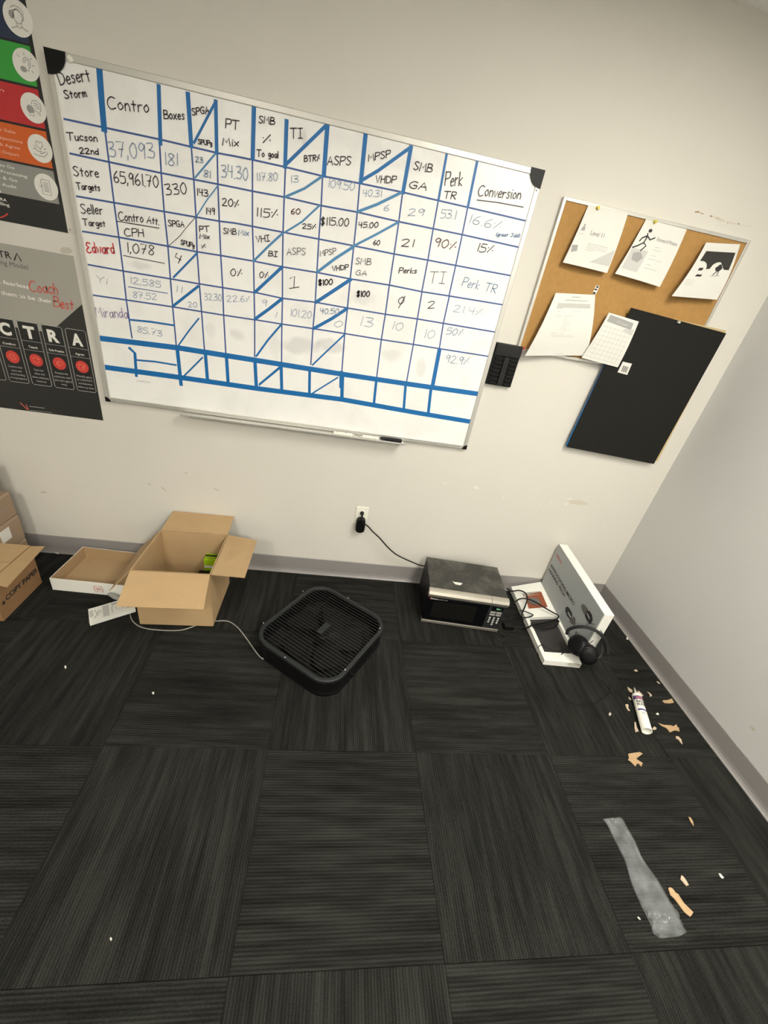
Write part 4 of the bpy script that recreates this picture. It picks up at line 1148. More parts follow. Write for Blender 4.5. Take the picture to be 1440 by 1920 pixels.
for k in range(9):
    a = math.pi + math.pi * k / 8
    prof.append((ox + hw * math.cos(a), zbot + hw * 0.75 + hw * 0.75 * math.sin(a)))
b.plate([(x, -0.0082, z) for x, z in prof], (0, -0.038, 0))
b.build('adapter_body', M['black_plastic'], ad, bevel=0.005)

# ================================================================== CARDBOARD BOXES
def open_box(nm, label, cat, corners, h, th, m_out, m_in, parent=None):
    """four walls + bottom from floor quad (FL, FR, BR, BL), separate panels"""
    t = thing(nm, label, cat, tuple(sum((Vector(c) for c in corners), Vector()) / 4))
    FL, FR, BR, BL = [Vector(c) for c in corners]
    cen = (FL + FR + BR + BL) / 4
    z = Vector((0, 0, h))
    for A, B in ((FL, FR), (FR, BR), (BR, BL), (BL, FL)):
        d = (B - A).normalized()
        inn = Vector((0, 0, 1)).cross(d)
        if inn.dot(cen - A) < 0:
            inn = -inn
        MB().plate([A + d * th * .0, B - d * th, B - d * th + z, A + z], inn * th).build('side_panel', m_out, t)
    i = 0.004
    def ins(p):
        return p + (cen - p).normalized() * i * 1.4
    MB().plate([ins(FL), ins(FR), ins(BR), ins(BL)], (0, 0, th)).build('bottom_panel', m_in, t)
    return t, (FL + z, FR + z, BR + z, BL + z)
def flap(t, A, B, C, D, m, th=0.003, label=None):
    A, B, C, D = [Vector(p) for p in (A, B, C, D)]
    n = (B - A).cross(D - A).normalized()
    return MB().plate([A, B, C, D], n * th).build('flap', m, t, label=label)

# large open carton
OB = [(-2.842, -0.519, 0.0075), (-2.494, -0.504, 0.0075), (-2.500, -0.155, 0.001), (-2.842, -0.172, 0.001)]
HB = 0.344
t, (a, b_, c_, d_) = open_box('open_carton', 'tall open brown cardboard box with all four flaps folded out', 'box', OB, HB, 0.004, M['cardboard'], M['cardboard_in'])
g = 0.003
flap(t, a + Vector((0, -g, 0)), b_ + Vector((0, -g, 0)), (b_.x + .010, b_.y - .150, .272), (a.x - .004, a.y - .150, .270), M['cardboard'])
flap(t, b_ + Vector((g, 0, 0)), c_ + Vector((g, 0, 0)), on(482, 1013, 2, .352), on(459, 1083, 2, .345), M['cardboard'])
flap(t, c_ + Vector((0, g, 0)), d_ + Vector((0, g, 0)), on(325, 958, 2, .372), on(438.6, 968, 2, .372), M['cardboard'])
flap(t, d_ + Vector((-g, 0, 0)), a + Vector((-g, 0, 0)), (-2.944, -.533, .228), (-2.955, -.185, .225), M['cardboard'])
# things inside
for k in range(4):
    y0 = -0.213 + 0.0215 * k
    bx = thing('small_package', ['lime green package inside the open carton, nearest of its row', 'black and lime package inside the open carton, second of its row', 'black and lime package inside the open carton, third of its row', 'black package inside the open carton, farthest of its row'][k], 'package', (-2.56, y0 + .015, 0.005), 'packages standing in the open carton')
    MB().box((-2.618, y0, 0.0085), (-2.5105, y0 + 0.0195, 0.203 + .005 * k)).build('package_body', M['lime'] if k == 0 else M['print_black'], bx, bevel=0.001)
    if k < 3:
        MB().box((-2.6185, y0 - .0006, 0.199 + .005 * k), (-2.510, y0 + .004, 0.2040 + .005 * k)).build('package_edge', M['lime'], bx)
    if k == 0:
        MB().box((-2.6150, y0 - .0012, 0.150), (-2.514, y0 - .0003, 0.166)).build('label_print', M['print_white'], bx)
bx = thing('black_case', 'flat black case lying inside the open carton in front of the lime package', 'case', (-2.58, -.37, .005))
MB().box((-2.640, -0.487, 0.0125), (-2.5115, -0.225, 0.140)).build('case_body', M['black_plastic'], bx, bevel=0.004)

# white shallow tray lid
TR_ = [flr(99, 1105.5, 0.001), flr(99, 1105.5, 0.001) + Vector((0.425, -.018, 0)), flr(99, 1105.5, .001) + Vector((0.438, 0.262, 0)), flr(99, 1105.5, .001) + Vector((0.012, 0.285, 0))]
t, (a, b_, c_, d_) = open_box('box_lid_tray', 'shallow white-sided cardboard lid lying open beside the large carton', 'tray', TR_, 0.078, 0.0035, M['white_card'], M['cardboard_in'])
# brown lining inside the lid
FL, FR, BR, BL = [Vector(c) for c in TR_]
cen = (FL + FR + BR + BL) / 4
for A, B in ((FL, FR), (FR, BR), (BR, BL), (BL, FL)):
    d = (B - A).normalized()
    inn = Vector((0, 0, 1)).cross(d)
    if inn.dot(cen - A) < 0:
        inn = -inn
    A2, B2 = A + inn * .0037 + d * .0045, B + inn * .0037 - d * .0045
    MB().plate([A2 + Vector((0, 0, .004)), B2 + Vector((0, 0, .004)), B2 + Vector((0, 0, .0785)), A2 + Vector((0, 0, .0785))], inn * .0012).build('inner_lining', M['cardboard_in'], t)
cJ = crop(160, 1090, 24.0)
def onplane(px, py, P0, n):
    d = RM @ Vector((px - 720.0, 960.0 - py, -F_PX))
    k = (Vector(P0) - CAM_POS).dot(Vector(n)) / d.dot(Vector(n))
    return CAM_POS + d * k
dn = (FR - FL).normalized()
nF = dn.cross(Vector((0, 0, 1)))
g = MB()
for st in ([(500, 225), (370, 222), (410, 370), (465, 450), (580, 460)], [(590, 240), (700, 250), (760, 320), (805, 485), (680, 470)]):
    g.ribbon([onplane(*cJ(*p), FL + nF * .0006, nF) for p in st], 0.0035, nF)
for st in ([(470, 300), (690, 320)], [(475, 345), (700, 360)], [(490, 390), (720, 405)], [(520, 295), (560, 400)], [(590, 310), (625, 410)], [(660, 315), (700, 405)]):
    g.ribbon([onplane(*cJ(*p), FL + nF * .0006, nF) for p in st], 0.0022, nF)
g.build('red_emblem', M['coral_dull'], t)

# copy paper carton
cx1 = -3.436
cpb = [(cx1 - .43, -0.552, 0.001), (cx1, -0.547, 0.001), (cx1 - .002, -0.265, 0.001), (cx1 - .432, -0.268, 0.001)]
CHH = 0.238
t, (a, b_, c_, d_) = open_box('copy_paper_carton', 'brown carton printed COPY PAPER at the left edge with one flap folded out', 'box', cpb, CHH, 0.004, M['cardboard_shade'], M['cardboard_in'])
nX = Vector((1, 0, 0))
flap(t, b_ + Vector((.002, 0, 0)), c_ + Vector((.002, 0, 0)), on(84, 1024, 2, .250), on(12.5, 1101, 2, .246), M['cardboard'], label='pale tan flap')
MB().plate([a + Vector((0, 0, .001)), b_ + Vector((-.001, 0, .001)), b_ + Vector((-.001, .14, .001)), a + Vector((0, .14, .001))], (0, 0, .003)).build('flap', M['cardboard'], t)
MB().plate([d_ + Vector((0, 0, .001)), c_ + Vector((-.001, 0, .001)), c_ + Vector((-.001, -.139, .001)), d_ + Vector((0, -.139, .001))], (0, 0, .003)).build('flap', M['cardboard'], t)
cK = crop(0, 860, 6.0)
def ck(x, y):
    return onplane(*cK(x, y), (cx1 + .0006, -.4, 0), nX)
A_, B_ = ck(75, 1600), ck(432, 1285)
hL = abs(ck(85, 1540).z - ck(80, 1600).z)
text('COPY PAPER', (A_.x, A_.y, A_.z), (A_.x, B_.y, A_.z), 0.028, (1, 0, 0), M['ink'], t, bold=0.02, up=(0, 0, 1))
q = ck(42, 1622)
MB().add([(q.x, q.y - .011, q.z), (q.x, q.y, q.z - .011), (q.x, q.y + .011, q.z), (q.x, q.y, q.z + .011)], [(0, 1, 2, 3)]).build('diamond_mark', M['ink'], t)
MB().ribbon([(cx1 + .001, -.545, .186), (cx1 + .001, -.268, .186)], 0.003, (1, 0, 0)).build('printed_line', M['tape_print'], t)
MB().ribbon([(cx1 + .001, -.545, .198), (cx1 + .001, -.268, .198)], 0.006, (1, 0, 0)).build('printed_line', M['tape_print'], t)

# stack of small cartons by the wall
sx = -3.575
ys0, ys1 = -0.255, -0.095
zz = [0.001, 0.160, 0.308, 0.446, 0.600]
lbs = ['brown carton at the bottom of the stack by the wall', 'brown carton with a white label, second from the bottom of the stack', 'brown carton with a dark tape strip, third from the bottom of the stack', 'brown carton on top of the stack by the wall']
for k in range(4):
    dx = [-.006, -.006, -.012, -.052][k]
    z0, z1 = zz[k] + .0008, zz[k + 1]
    t = thing('stacked_carton', lbs[k], 'box', (sx - .17, (ys0 + ys1) / 2, z0), 'cartons stacked by the wall')
    MB().box((sx + dx - .34, ys0, z0), (sx + dx, ys1, z1)).build('carton_body', M['cardboard_pale'], t, bevel=0.008)
    x = sx + dx + .0008
    if k in (1, 2):
        MB().box((x - .001, ys0 + .01, z0 + (z1 - z0) * .42), (x + .0002, ys1 - (.045 if k == 1 else .06), z0 + (z1 - z0) * .62)).build('tape_strip', M['tape_print'], t)
    if k == 1:
        MB().box((x - .001, ys0 + .01, z0 + .060), (x + .0006, ys1 - .085, z0 + .125)).build('shipping_label', M['paper'], t)
    if k == 3:
        MB().box((x - .001, ys0 + .01, z0 + .006), (x + .0002, ys1 - .02, z0 + .012)).build('tape_strip', M['tape_print'], t)

# flat white product box / booklet
A_ = Vector((-3.060, -0.545, 0.001))
u_ = Vector((math.cos(math.radians(30)), math.sin(math.radians(30)), 0.075))
v_ = Vector((-u_.y, u_.x, 0))
bk = thing('white_booklet_box', 'flat white box printed with grey drawings under the carton flap', 'box', tuple(A_ + u_ * .1 + v_ * .05))
L1, L2, hB = 0.196, 0.104, 0.020
MB().hexa([A_, A_ + u_ * L1, A_ + u_ * L1 + v_ * L2, A_ + v_ * L2], [p + Vector((0, 0, hB)) for p in (A_, A_ + u_ * L1, A_ + u_ * L1 + v_ * L2, A_ + v_ * L2)]).build('box_body', M['white_card'], bk, bevel=0.001)
def bkp(a, b, z=hB + .0018):
    return A_ + u_ * (L1 * a) + v_ * (L2 * b) + Vector((0, 0, z))
for poly_, m in (([(.02, .35), (.10, .35), (.10, .8), (.02, .8)], 'ink_pale'), ([(.30, .10), (.44, .10), (.44, .9), (.30, .9)], 'ink_pale'), ([(.48, .75), (.75, .75), (.62, .9), (.50, .95)], 'ink_pale')):
    MB().add([bkp(*p) for p in poly_], [(0, 1, 2, 3)]).build('grey_print', M[m], bk)
g = MB()
for st in ([(.12, .2), (.24, .7)], [(.14, .75), (.2, .3), (.27, .6)], [(.50, .2), (.50, .6), (.58, .85)], [(.8, .25), (.92, .25)], [(.8, .35), (.92, .35)]):
    g.ribbon([bkp(*p, hB + .0021) for p in st], 0.003, (0, 0, 1))
g.ribbon([bkp(.68 + .1 * math.cos(a), .5 + .22 * math.sin(a), hB + .0021) for a in [i * .4 for i in range(16)]], 0.002, (0, 0, 1))
g.build('line_drawing', M['ink_grey'], bk)

# grey cord with plug
pgx = flr(207, 1113, 0.014)
pge = flr(228, 1126, 0.012)
cd = thing('grey_power_cord', 'thin grey cord with a grey plug running past the carton to the fan', 'cord', (pgx.x, pgx.y, 0))
MB().tube([pgx, pgx.lerp(pge, .45), pge, pge + (pge - pgx) * .35], [0.015, 0.017, 0.008, 0.004], 12, flat=0.75).build('plug', M['grey_plastic'], cd, smooth=False)
dd = (pge - pgx).normalized()
sd = Vector((-dd.y, dd.x, 0)) * .006
for s_ in (-1, 1):
    MB().tube([pgx + sd * s_, pgx + sd * s_ - dd * .014], 0.0022, 6).build('prong', M['screw'], cd)
p0 = pge + (pge - pgx) * .35
path = [p0, flr(238, 1133, .006) , flr(243, 1150, .005), flr(250, 1166, .004), flr(268, 1177, .0035), flr(300, 1181.5, .0035), flr(335, 1182, .0034), flr(356, 1177, .0034), flr(380, 1168, .0034), flr(405, 1164.5, .0034), flr(428, 1165, .0035), flr(446, 1177, .0035), flr(462, 1197, .0035), flr(474, 1214, .0035), flr(486, 1230, .004), flr(494, 1236, .004)]
MB().tube(smooth_path(path, 5), 0.0028, 7).build('cord', M['cord_grey'], cd, smooth=True)

# ================================================================== BOX FAN
FA = math.radians(-35.3)
FC = Vector((-1.930, -0.561, 0.0))
ea = Vector((math.cos(FA), math.sin(FA), 0))
eb = Vector((-ea.y, ea.x, 0))
FWa, FWb, FH = 0.250, 0.266, 0.108
fan = thing('box_fan', 'black box fan lying face up on the carpet', 'fan', tuple(FC))
FT = Matrix(((ea.x, eb.x, 0, FC.x), (ea.y, eb.y, 0, FC.y), (0, 0, 1, 0), (0, 0, 0, 1)))
def rsq(ha, hb, r, n=8):
    out = []
    for cxs, cys, a0 in ((1, 1, 0), (-1, 1, 90), (-1, -1, 180), (1, -1, 270)):
        for k in range(n + 1):
            a = math.radians(a0 + 90 * k / n)
            out.append((cxs * (ha - r) + r * math.cos(a), cys * (hb - r) + r * math.sin(a)))
    return out
def ring(mb, loops):
    """loops: list of (half a, half b, radius, z) joined into a closed band"""
    K = None
    vs = []
    for ha, hb, r, z in loops:
        q = rsq(ha, hb, r)
        K = len(q)
        vs += [(x, y, z) for x, y in q]
    n = len(loops)
    fs = [(i * K + j, i * K + (j + 1) % K, ((i + 1) % n) * K + (j + 1) % K, ((i + 1) % n) * K + j) for i in range(n) for j in range(K)]
    mb.add(vs, fs)
b = MB()
b.T = FT
ring(b, [(FWa - .012, FWb - .012, .098, 0.002), (FWa - .006, FWb - .006, .104, 0.010), (FWa - .006, FWb - .006, .104, FH - .012), (FWa - .010, FWb - .010, .100, FH - .012), (FWa - .010, FWb - .010, .100, .010)])
b.build('housing', M['black_plastic'], fan)
b = MB()
b.T = FT
ring(b, [(FWa, FWb, .110, FH - .016), (FWa, FWb, .110, FH - .003), (FWa - .004, FWb - .004, .106, FH), (FWa - .018, FWb - .018, .092, FH), (FWa - .021, FWb - .021, .089, FH - .005), (FWa - .021, FWb - .021, .089, FH - .016)])
b.build('front_rim', M['rim_plastic'], fan)
b = MB()
b.T = FT
ring(b, [(FWa, FWb, .110, .001), (FWa, FWb, .110, .015), (FWa - .018, FWb - .018, .092, .015), (FWa - .018, FWb - .018, .092, .001)])
b.build('rear_rim', M['black_plastic'], fan)
def span(c, half_o, half_l, r):
    """half-length of a wire at offset c inside a rounded rectangle"""
    if abs(c) <= half_o - r:
        return half_l
    d = abs(c) - (half_o - r)
    return half_l - r + math.sqrt(max(0, r * r - d * d))
M['front_wire'] = mat('front_wire', (0.05, 0.05, 0.048), 0.35, 0.3, spec=0.4)
def wires(z, step, along_a, rad, nm, half=1.0, lab=None):
    b = MB()
    b.T = FT
    ia, ib = FWa - .017, FWb - .017
    o, l = (ib, ia) if along_a else (ia, ib)
    k = int(o / step)
    for i in range(-k, k + 1):
        c = i * step
        h = span(c, o, l, .092)
        pts = [(-h, c, z), (h, c, z)] if along_a else [(c, -h, z), (c, h, z)]
        b.tube(pts, rad, 5)
    return b.build(nm, M['front_wire' if nm == 'front_grille' else 'wire'], fan, kind='stuff')
wires(FH - .007, 0.0185, True, 0.0012, 'front_grille')
wires(FH - .0095, 0.115, False, 0.0009, 'grille_support')
wires(.010, 0.0150, False, 0.0013, 'rear_grille')
wires(.013, 0.060, True, 0.0016, 'rear_support')
b = MB()
b.T = FT
b.lathe([(0.030, .038), (0.034, .042), (0.034, .062), (0.026, .070), (0.008, .072)], 24)
b.build('hub', M['fan_dark'], fan)
b = MB()
b.T = FT
b.lathe([(0.045, .015), (0.045, .034), (0.040, .037)], 24)
b.build('motor', M['fan_dark'], fan)
for k in range(5):
    a0 = 2 * math.pi * k / 5 + 0.35
    b = MB()
    b.T = FT
    vs = []
    NR, NT = 7, 6
    for i in range(NR + 1):
        r = 0.031 + (0.205 - 0.031) * i / NR
        wdt = 0.55 - 0.10 * i / NR + 0.18 * math.sin(math.pi * i / NR)
        for j in range(NT + 1):
            tt = j / NT - .5
            a = a0 + wdt * tt * 1.5 + 0.25 * i / NR
            z = 0.052 + 0.030 * tt * (1 - .3 * i / NR)
            vs.append((r * math.cos(a), r * math.sin(a), z))
    K = len(vs)
    fs = [(i * (NT + 1) + j, i * (NT + 1) + j + 1, (i + 1) * (NT + 1) + j + 1, (i + 1) * (NT + 1) + j) for i in range(NR) for j in range(NT)]
    b.add(vs + [(x, y, z - .002) for x, y, z in vs], fs + [tuple(K + q for q in reversed(f)) for f in fs])
    b.build('blade', M['fan_dark'], fan, smooth=True)
b = MB()
b.T = FT
b.box((-.016, -.042, FH - .006), (.016, .042, FH - .002))
b.build('badge', M['rim_plastic'], fan, bevel=0.001, label='charcoal name plate across the grille')
cG = crop(460, 1080, 5.143)
for p in ((558, 148), (992, 212), (1297, 505), (962, 905), (383, 785), (175, 453)):
    q = flr(*cG(*p), FH)
    MB().lathe([(0.0035, 0), (0.003, 0.0022)], 10, Matrix.Translation((q.x, q.y, FH + .0001))).build('screw', M['screw'], fan)
q = FC + ea * 0.262 - eb * .085
MB().tube([(q.x - ea.x * .02, q.y - ea.y * .02, .0335), (q.x, q.y, .0335)], 0.006, 10).build('foot_clip', M['black_plastic'], fan)

# ================================================================== MICROWAVE
MA = math.radians(-5.6)
mo = Vector((-1.366, -0.372, 0.0))
ma = Vector((math.cos(MA), math.sin(MA), 0))
mbv = Vector((-ma.y, ma.x, 0))
MT = Matrix(((ma.x, mbv.x, 0, mo.x), (ma.y, mbv.y, 0, mo.y), (0, 0, 1, 0), (0, 0, 0, 1)))
MWW, MD, MH = 0.462, 0.315, 0.252
mw = thing('microwave_oven', 'countertop microwave with dusty black top and silver trim on the floor by the wall', 'microwave', tuple(mo + ma * .23 + mbv * .15))
def mbx(a, b, nm, m, bev=0.0, parent=None, label=None):
    q = MB()
    q.T = MT
    q.box(a, b)
    return q.build(nm, m, parent or mw, bevel=bev, label=label)
mbx((0.003, 0.030, 0.012), (MWW - .003, MD, MH - .0015), 'cabinet', M['black_plastic'], 0.003)
mbx((0.004, 0.031, MH - .0013), (MWW - .004, MD - .001, MH), 'top_panel', M['dusty'], 0.0, label='dusty grey-black top panel')
for x in (.03, MWW - .05):
    for y in (.05, MD - .05):
        q = MB()
        q.T = MT
        q.lathe([(0.010, 0.0005), (0.012, .0115)], 12, Matrix.Translation((x, y, 0)))
        q.build('foot', M['rubber'], mw)
dw = MWW - 0.100
door = mbx((0.0, 0.004, 0.030), (dw - .001, 0.0295, MH - .050), 'door', M['black_gloss'], 0.002, label='glossy black door')
q = MB()
q.T = MT
q.box((0.042, 0.0025, 0.058), (dw - .065, 0.0040, MH - .078))
q.build('window', M['window_tint'], door)
def bar(x0, x1, z0, z1, nm, parent):
    q = MB()
    q.T = MT
    prof = [(.0295, z0), (.002, z0), (-.006, z0 + (z1 - z0) * .25), (-.008, z0 + (z1 - z0) * .55), (.000, z0 + (z1 - z0) * .88), (.012, z1), (.0295, z1)]
    k = len(prof)
    q.add([(x, y, z) for x in (x0, x1) for y, z in prof], [(i, (i + 1) % k, k + (i + 1) % k, k + i) for i in range(k)] + [tuple(range(k)), tuple(range(2 * k - 1, k - 1, -1))])
    return q.build(nm, M['steel'], parent, label='brushed silver trim')
bar(0.0, dw - .001, MH - .048, MH - .001, 'door_trim', door)
bar(dw + .001, MWW, MH - .048, MH - .001, 'panel_trim', mw)
q = MB()
q.T = MT
q.box((0.0, 0.000, 0.010), (MWW, 0.0295, 0.0285))
q.build('bottom_trim', M['steel'], mw, bevel=0.002, label='dull silver bottom trim')
pan = mbx((dw + .001, 0.004, 0.030), (MWW, 0.0295, MH - .050), 'control_panel', M['rim_plastic'], 0.001)
dsp = mbx((dw + .018, 0.0025, MH - .082), (MWW - .016, 0.0038, MH - .056), 'display', M['black_gloss'], 0, pan)
def mwp(x, z, y):
    return MT @ Vector((x, y, z))
nM = -mbv
text('20:-', mwp(dw + .042, MH - .073, .0022), mwp(dw + .072, MH - .073, .0022), .010, nM, M['lcd'], dsp, 'clock_digits', bold=.01, lift=.0004)
for r in range(2):
    for c in range(2):
        x = dw + .016 + c * .036
        z = MH - .103 - r * .018
        mbx((x, 0.0025, z), (x + .030, 0.0038, z + .012), 'button', M['grey_plastic'], 0, pan)
for r in range(4):
    for c in range(3):
        if r == 3 and c != 1:
            continue
        x = dw + .018 + c * .025
        z = MH - .140 - r * .0165
        q = MB()
        q.T = MT
        q.lathe([(0.0062, 0), (0.0055, .0014)], 12, Matrix.Translation((x + .007, .0039, z)) @ Matrix.Rotation(math.pi / 2, 4, 'X'))
        q.build('button', M['ink_pale'], pan)
text('E', mwp(.012, MH - .064, .0038), mwp(.019, MH - .064, .0038), .009, nM, M['coral'], door, bold=.03)
text('Emerson', mwp(.021, MH - .064, .0038), mwp(.062, MH - .064, .0038), .0085, nM, M['print_white'], door, bold=.02)
text('PROFESSIONAL SERIES', mwp(.066, MH - .064, .0038), mwp(.118, MH - .064, .0038), .0050, nM, M['ink_pale'], door)
# scrap of paper on top
c8 = crop(780, 1030, 8.0)
q = [on(*c8(*p), 2, MH + .0012) for p in ((545, 478), (575, 490), (640, 498), (700, 510), (665, 540), (590, 525))]
tag(MB().plate(q, (0, 0, .0008)).build('paper_scrap', M['paper']), 'small torn white scrap lying on top of the microwave', 'scrap')
# cable from outlet enters behind (kept separate); short tail at the right rear
# ================================================================== HEARING DEMO DISPLAY
dpy = thing('display_stand', 'white card retail display stand with grey header panel lying in the corner', 'display stand', (-.6, -.33, 0))
NL, NR_ = Vector((-.704, -.630, .0)), Vector((-.474, -.638, .0))
TLn, TRn = Vector((-.706, -.628, .036)), Vector((-.487, -.638, .036))
TFL, TFR = Vector((-.690, -.030, .050)), Vector((-.487, -.014, .100))
th_ = Vector((0, 0, -.034))
# base built as frame around a recess: strips between u (left-right) and v (near-far)
def bt(u, v, dz=0.0):
    a = TLn.lerp(TRn, u)
    b = TFL.lerp(TFR, u)
    p = a.lerp(b, v)
    return p + Vector((0, 0, dz))
def bslab(us, vs, dz0, dz1, nm, m, parent=dpy, label=None):
    n = 6
    g = lambda i, j, dz: bt(us[0] + (us[1] - us[0]) * i / n, vs[0] + (vs[1] - vs[0]) * j / n, dz)
    vv = [g(i, j, dz) for dz in (dz0, dz1) for j in range(n + 1) for i in range(n + 1)]
    k = (n + 1) ** 2
    ff = [(j * (n + 1) + i, j * (n + 1) + i + 1, (j + 1) * (n + 1) + i + 1, (j + 1) * (n + 1) + i) for j in range(n) for i in range(n)]
    rim = [i for i in range(n)] + [j * (n + 1) + n for j in range(n)] + [n * (n + 1) + n - i for i in range(n)] + [(n - j) * (n + 1) for j in range(n)]
    side = [(rim[i], rim[(i + 1) % len(rim)], rim[(i + 1) % len(rim)] + k, rim[i] + k) for i in range(len(rim))]
    return MB().add(vv, [tuple(reversed(f)) for f in ff] + [tuple(q + k for q in f) for f in ff] + side).build(nm, m, parent, label=label)
bslab((0, 1), (0, .10), -.034, 0, 'base_panel', M['white_card'])
bslab((0, 1), (.53, 1), -.034, 0, 'base_panel', M['white_card'])
bslab((0, .10), (.10, .53), -.034, 0, 'base_panel', M['white_card'])
bslab((.93, 1), (.10, .53), -.034, 0, 'base_panel', M['white_card'])
bslab((.10, .93), (.10, .53), -.034, -.022, 'foam_recess', M['foam_dark'], label='dark foam recess')
# picture card: brown-orange print with grey oval
cD = crop(920, 1000, 5.538)
nB = (bt(1, 0) - bt(0, 0)).cross(bt(0, 1) - bt(0, 0)).normalized()
def bpt(x, y, l=.0012):
    """point on the slightly twisted base top seen at a measured spot"""
    X, Y = cD(x, y)
    p = onplane(X, Y, bt(.5, .6), nB)
    for _ in range(6):
        v = (p.y - TLn.y) / (TFL.y - TLn.y)
        a, b = TLn.lerp(TFL, v), TRn.lerp(TFR, v)
        u = (p.x - a.x) / (b.x - a.x)
        p = on(X, Y, 2, bt(u, v).z + l)
    return p
MB().add([bpt(*p) for p in ((355, 640), (525, 605), (592, 765), (395, 782))], [(0, 1, 2, 3)]).build('picture_print', M['orange_dull'], dpy, label='rust orange picture panel')
MB().add([bpt(*p, .0012) for p in ((335, 618), (510, 600), (525, 630), (345, 655))], [(0, 1, 2, 3)]).build('picture_print', M['lightgrey'], dpy)
MB().add([bpt(*p, .0022) for p in ((385, 700), (400, 672), (440, 664), (490, 678), (518, 712), (508, 738), (460, 742), (410, 728))], [tuple(range(8))]).build('picture_print', M['ink_mid'], dpy)
# band across (curved dark strap)
MB().ribbon([bpt(*p, .004) for p in ((440, 950), (520, 945), (600, 930), (690, 905))], .030, nB).build('fabric_strap', M['dark_plastic'], dpy)
# sticker at near end
MB().add([bpt(*p) for p in ((822, 1345), (938, 1360), (925, 1388), (812, 1372))], [(0, 1, 2, 3)]).build('sticker', M['lightgrey'], dpy)
# header panel
hd0 = Vector((-.486, -.606, .036))
hdb = [Vector((-.486, -.606, .037)), Vector((-.486, -.024, .100)), Vector((-.486, -.024, .424)), Vector((-.486, -.603, .376))]
hdr = MB().plate(hdb, (.056, 0, 0)).build('header_panel', M['white_card'], dpy, bevel=0.001, label='upright header with grey printed face')
i_ = .0
face = [hdb[0] + Vector((-.0008, .006, .004)), hdb[1] + Vector((-.0008, -.003, .004)), hdb[2] + Vector((-.0008, -.003, -.003)), hdb[3] + Vector((-.0008, .006, -.003))]
MB().add(face, [(0, 1, 2, 3)]).build('header_print', M['cool_grey'], hdr)
cM = crop(1010, 1010, 11.29)
nH = Vector((-1, 0, 0))
def hp(x, y, l=.0014):
    return onplane(*cM(x, y), (-.486 - l, 0, 0), nH)
def htext(s_, a, b_, hh, m, bold=.0, l=.0014):
    P0, P1 = hp(*a, l), hp(*b_, l)
    text(s_, P0, P1, hh, nH, m, hdr, bold=bold)
htext('INTRODUCING MICRO', (248, 585), (735, 1420), .021, M['ink'], .018)
htext('HEARING TECH', (205, 665), (535, 1232), .021, M['ink'], .02)
htext('A revolution in hearing devices', (180, 722), (455, 1235), .006, M['ink_grey'])
htext('SENSO', (368, 350), (480, 540), .016, M['coral_dull'], .02)
# two printed hearing devices
def dev(cx, cy, lx, ly, m1, ang):
    pass
for poly_, m, l in (([(560, 1530), (570, 1460), (600, 1435), (640, 1460), (690, 1540), (712, 1600), (700, 1700), (670, 1720), (600, 1640)], 'ink', .0014), ([(640, 1740), (700, 1700), (750, 1640), (780, 1700), (775, 1830), (740, 1840), (690, 1800)], 'ink_mid', .0014), ([(610, 1560), (630, 1550), (690, 1660), (670, 1680)], 'ink_pale', .0018),
                    ([(1000, 1560), (1020, 1520), (1080, 1530), (1130, 1620), (1145, 1720), (1110, 1800), (1070, 1805), (1010, 1720), (980, 1640)], 'ink', .0016), ([(900, 1400), (950, 1380), (1010, 1440), (1050, 1500), (1010, 1560), (990, 1640), (940, 1560), (905, 1480)], 'ink_mid', .0014), ([(1015, 1580), (1030, 1570), (1085, 1690), (1070, 1705)], 'ink_pale', .0019)):
    MB().add([hp(*p, l) for p in poly_], [tuple(range(len(poly_)))]).build('device_print', M[m], hdr)
g = MB()
for st in ([(930, 1380), (880, 1440), (870, 1520), (910, 1580)], [(960, 1400), (1010, 1400), (1050, 1480)], [(560, 1600), (500, 1620), (450, 1680)], [(640, 1760), (700, 1860), (760, 1850)]):
    g.ribbon(smooth_path([hp(*p, .0020) for p in st], 4), .0016, nH)
g.build('wire_print', M['ink_grey'], hdr)

# black cable looped over the stand
def cabpt(x, y, z):
    return on(*cD(x, y), 2, z)
cab = thing('black_cable', 'black cable looping from behind the microwave over the white display stand', 'cable', (-.75, -.2, 0))
pth = [cabpt(165, 570, .05), cabpt(215, 600, .062), cabpt(290, 593, .078), cabpt(350, 612, .088), cabpt(380, 665, .092), cabpt(362, 745, .082), cabpt(335, 810, .072), cabpt(322, 855, .055), cabpt(335, 905, .05)]
MB().tube(smooth_path(pth, 6), .0046, 8).build('cable', M['rubber'], cab, smooth=True)
pth = [cabpt(235, 735, .055), cabpt(275, 695, .074), cabpt(320, 678, .082), cabpt(390, 683, .09), cabpt(460, 712, .095), cabpt(560, 772, .097), cabpt(640, 818, .094), cabpt(695, 848, .090), cabpt(704, 868, .086), cabpt(680, 892, .080), cabpt(640, 905, .075), cabpt(560, 925, .066), cabpt(480, 940, .060), cabpt(430, 952, .055), cabpt(395, 975, .038), cabpt(340, 990, .012)]
MB().tube(smooth_path(pth, 6), .0046, 8).build('cable', M['rubber'], cab, smooth=True)
pth = [cabpt(300, 800, .062), cabpt(350, 810, .070), cabpt(400, 828, .068), cabpt(440, 848, .066), cabpt(400, 868, .062), cabpt(330, 878, .050), cabpt(250, 885, .020), cabpt(170, 888, .005)]
MB().tube(smooth_path(pth, 6), .0036, 8).build('cable', M['rubber'], cab, smooth=True)
pth = [cabpt(700, 900, .072), cabpt(690, 950, .070), cabpt(640, 980, .062), cabpt(560, 992, .058), cabpt(480, 985, .056), cabpt(440, 968, .054)]
MB().tube(smooth_path(pth, 6), .0046, 8).build('cable', M['rubber'], cab, smooth=True)
cb2 = thing('small_adapter', 'small black adapter block between the microwave and the display stand', 'adapter', (-.79, -.29, 0))
q = flr(933, 1192, .012)
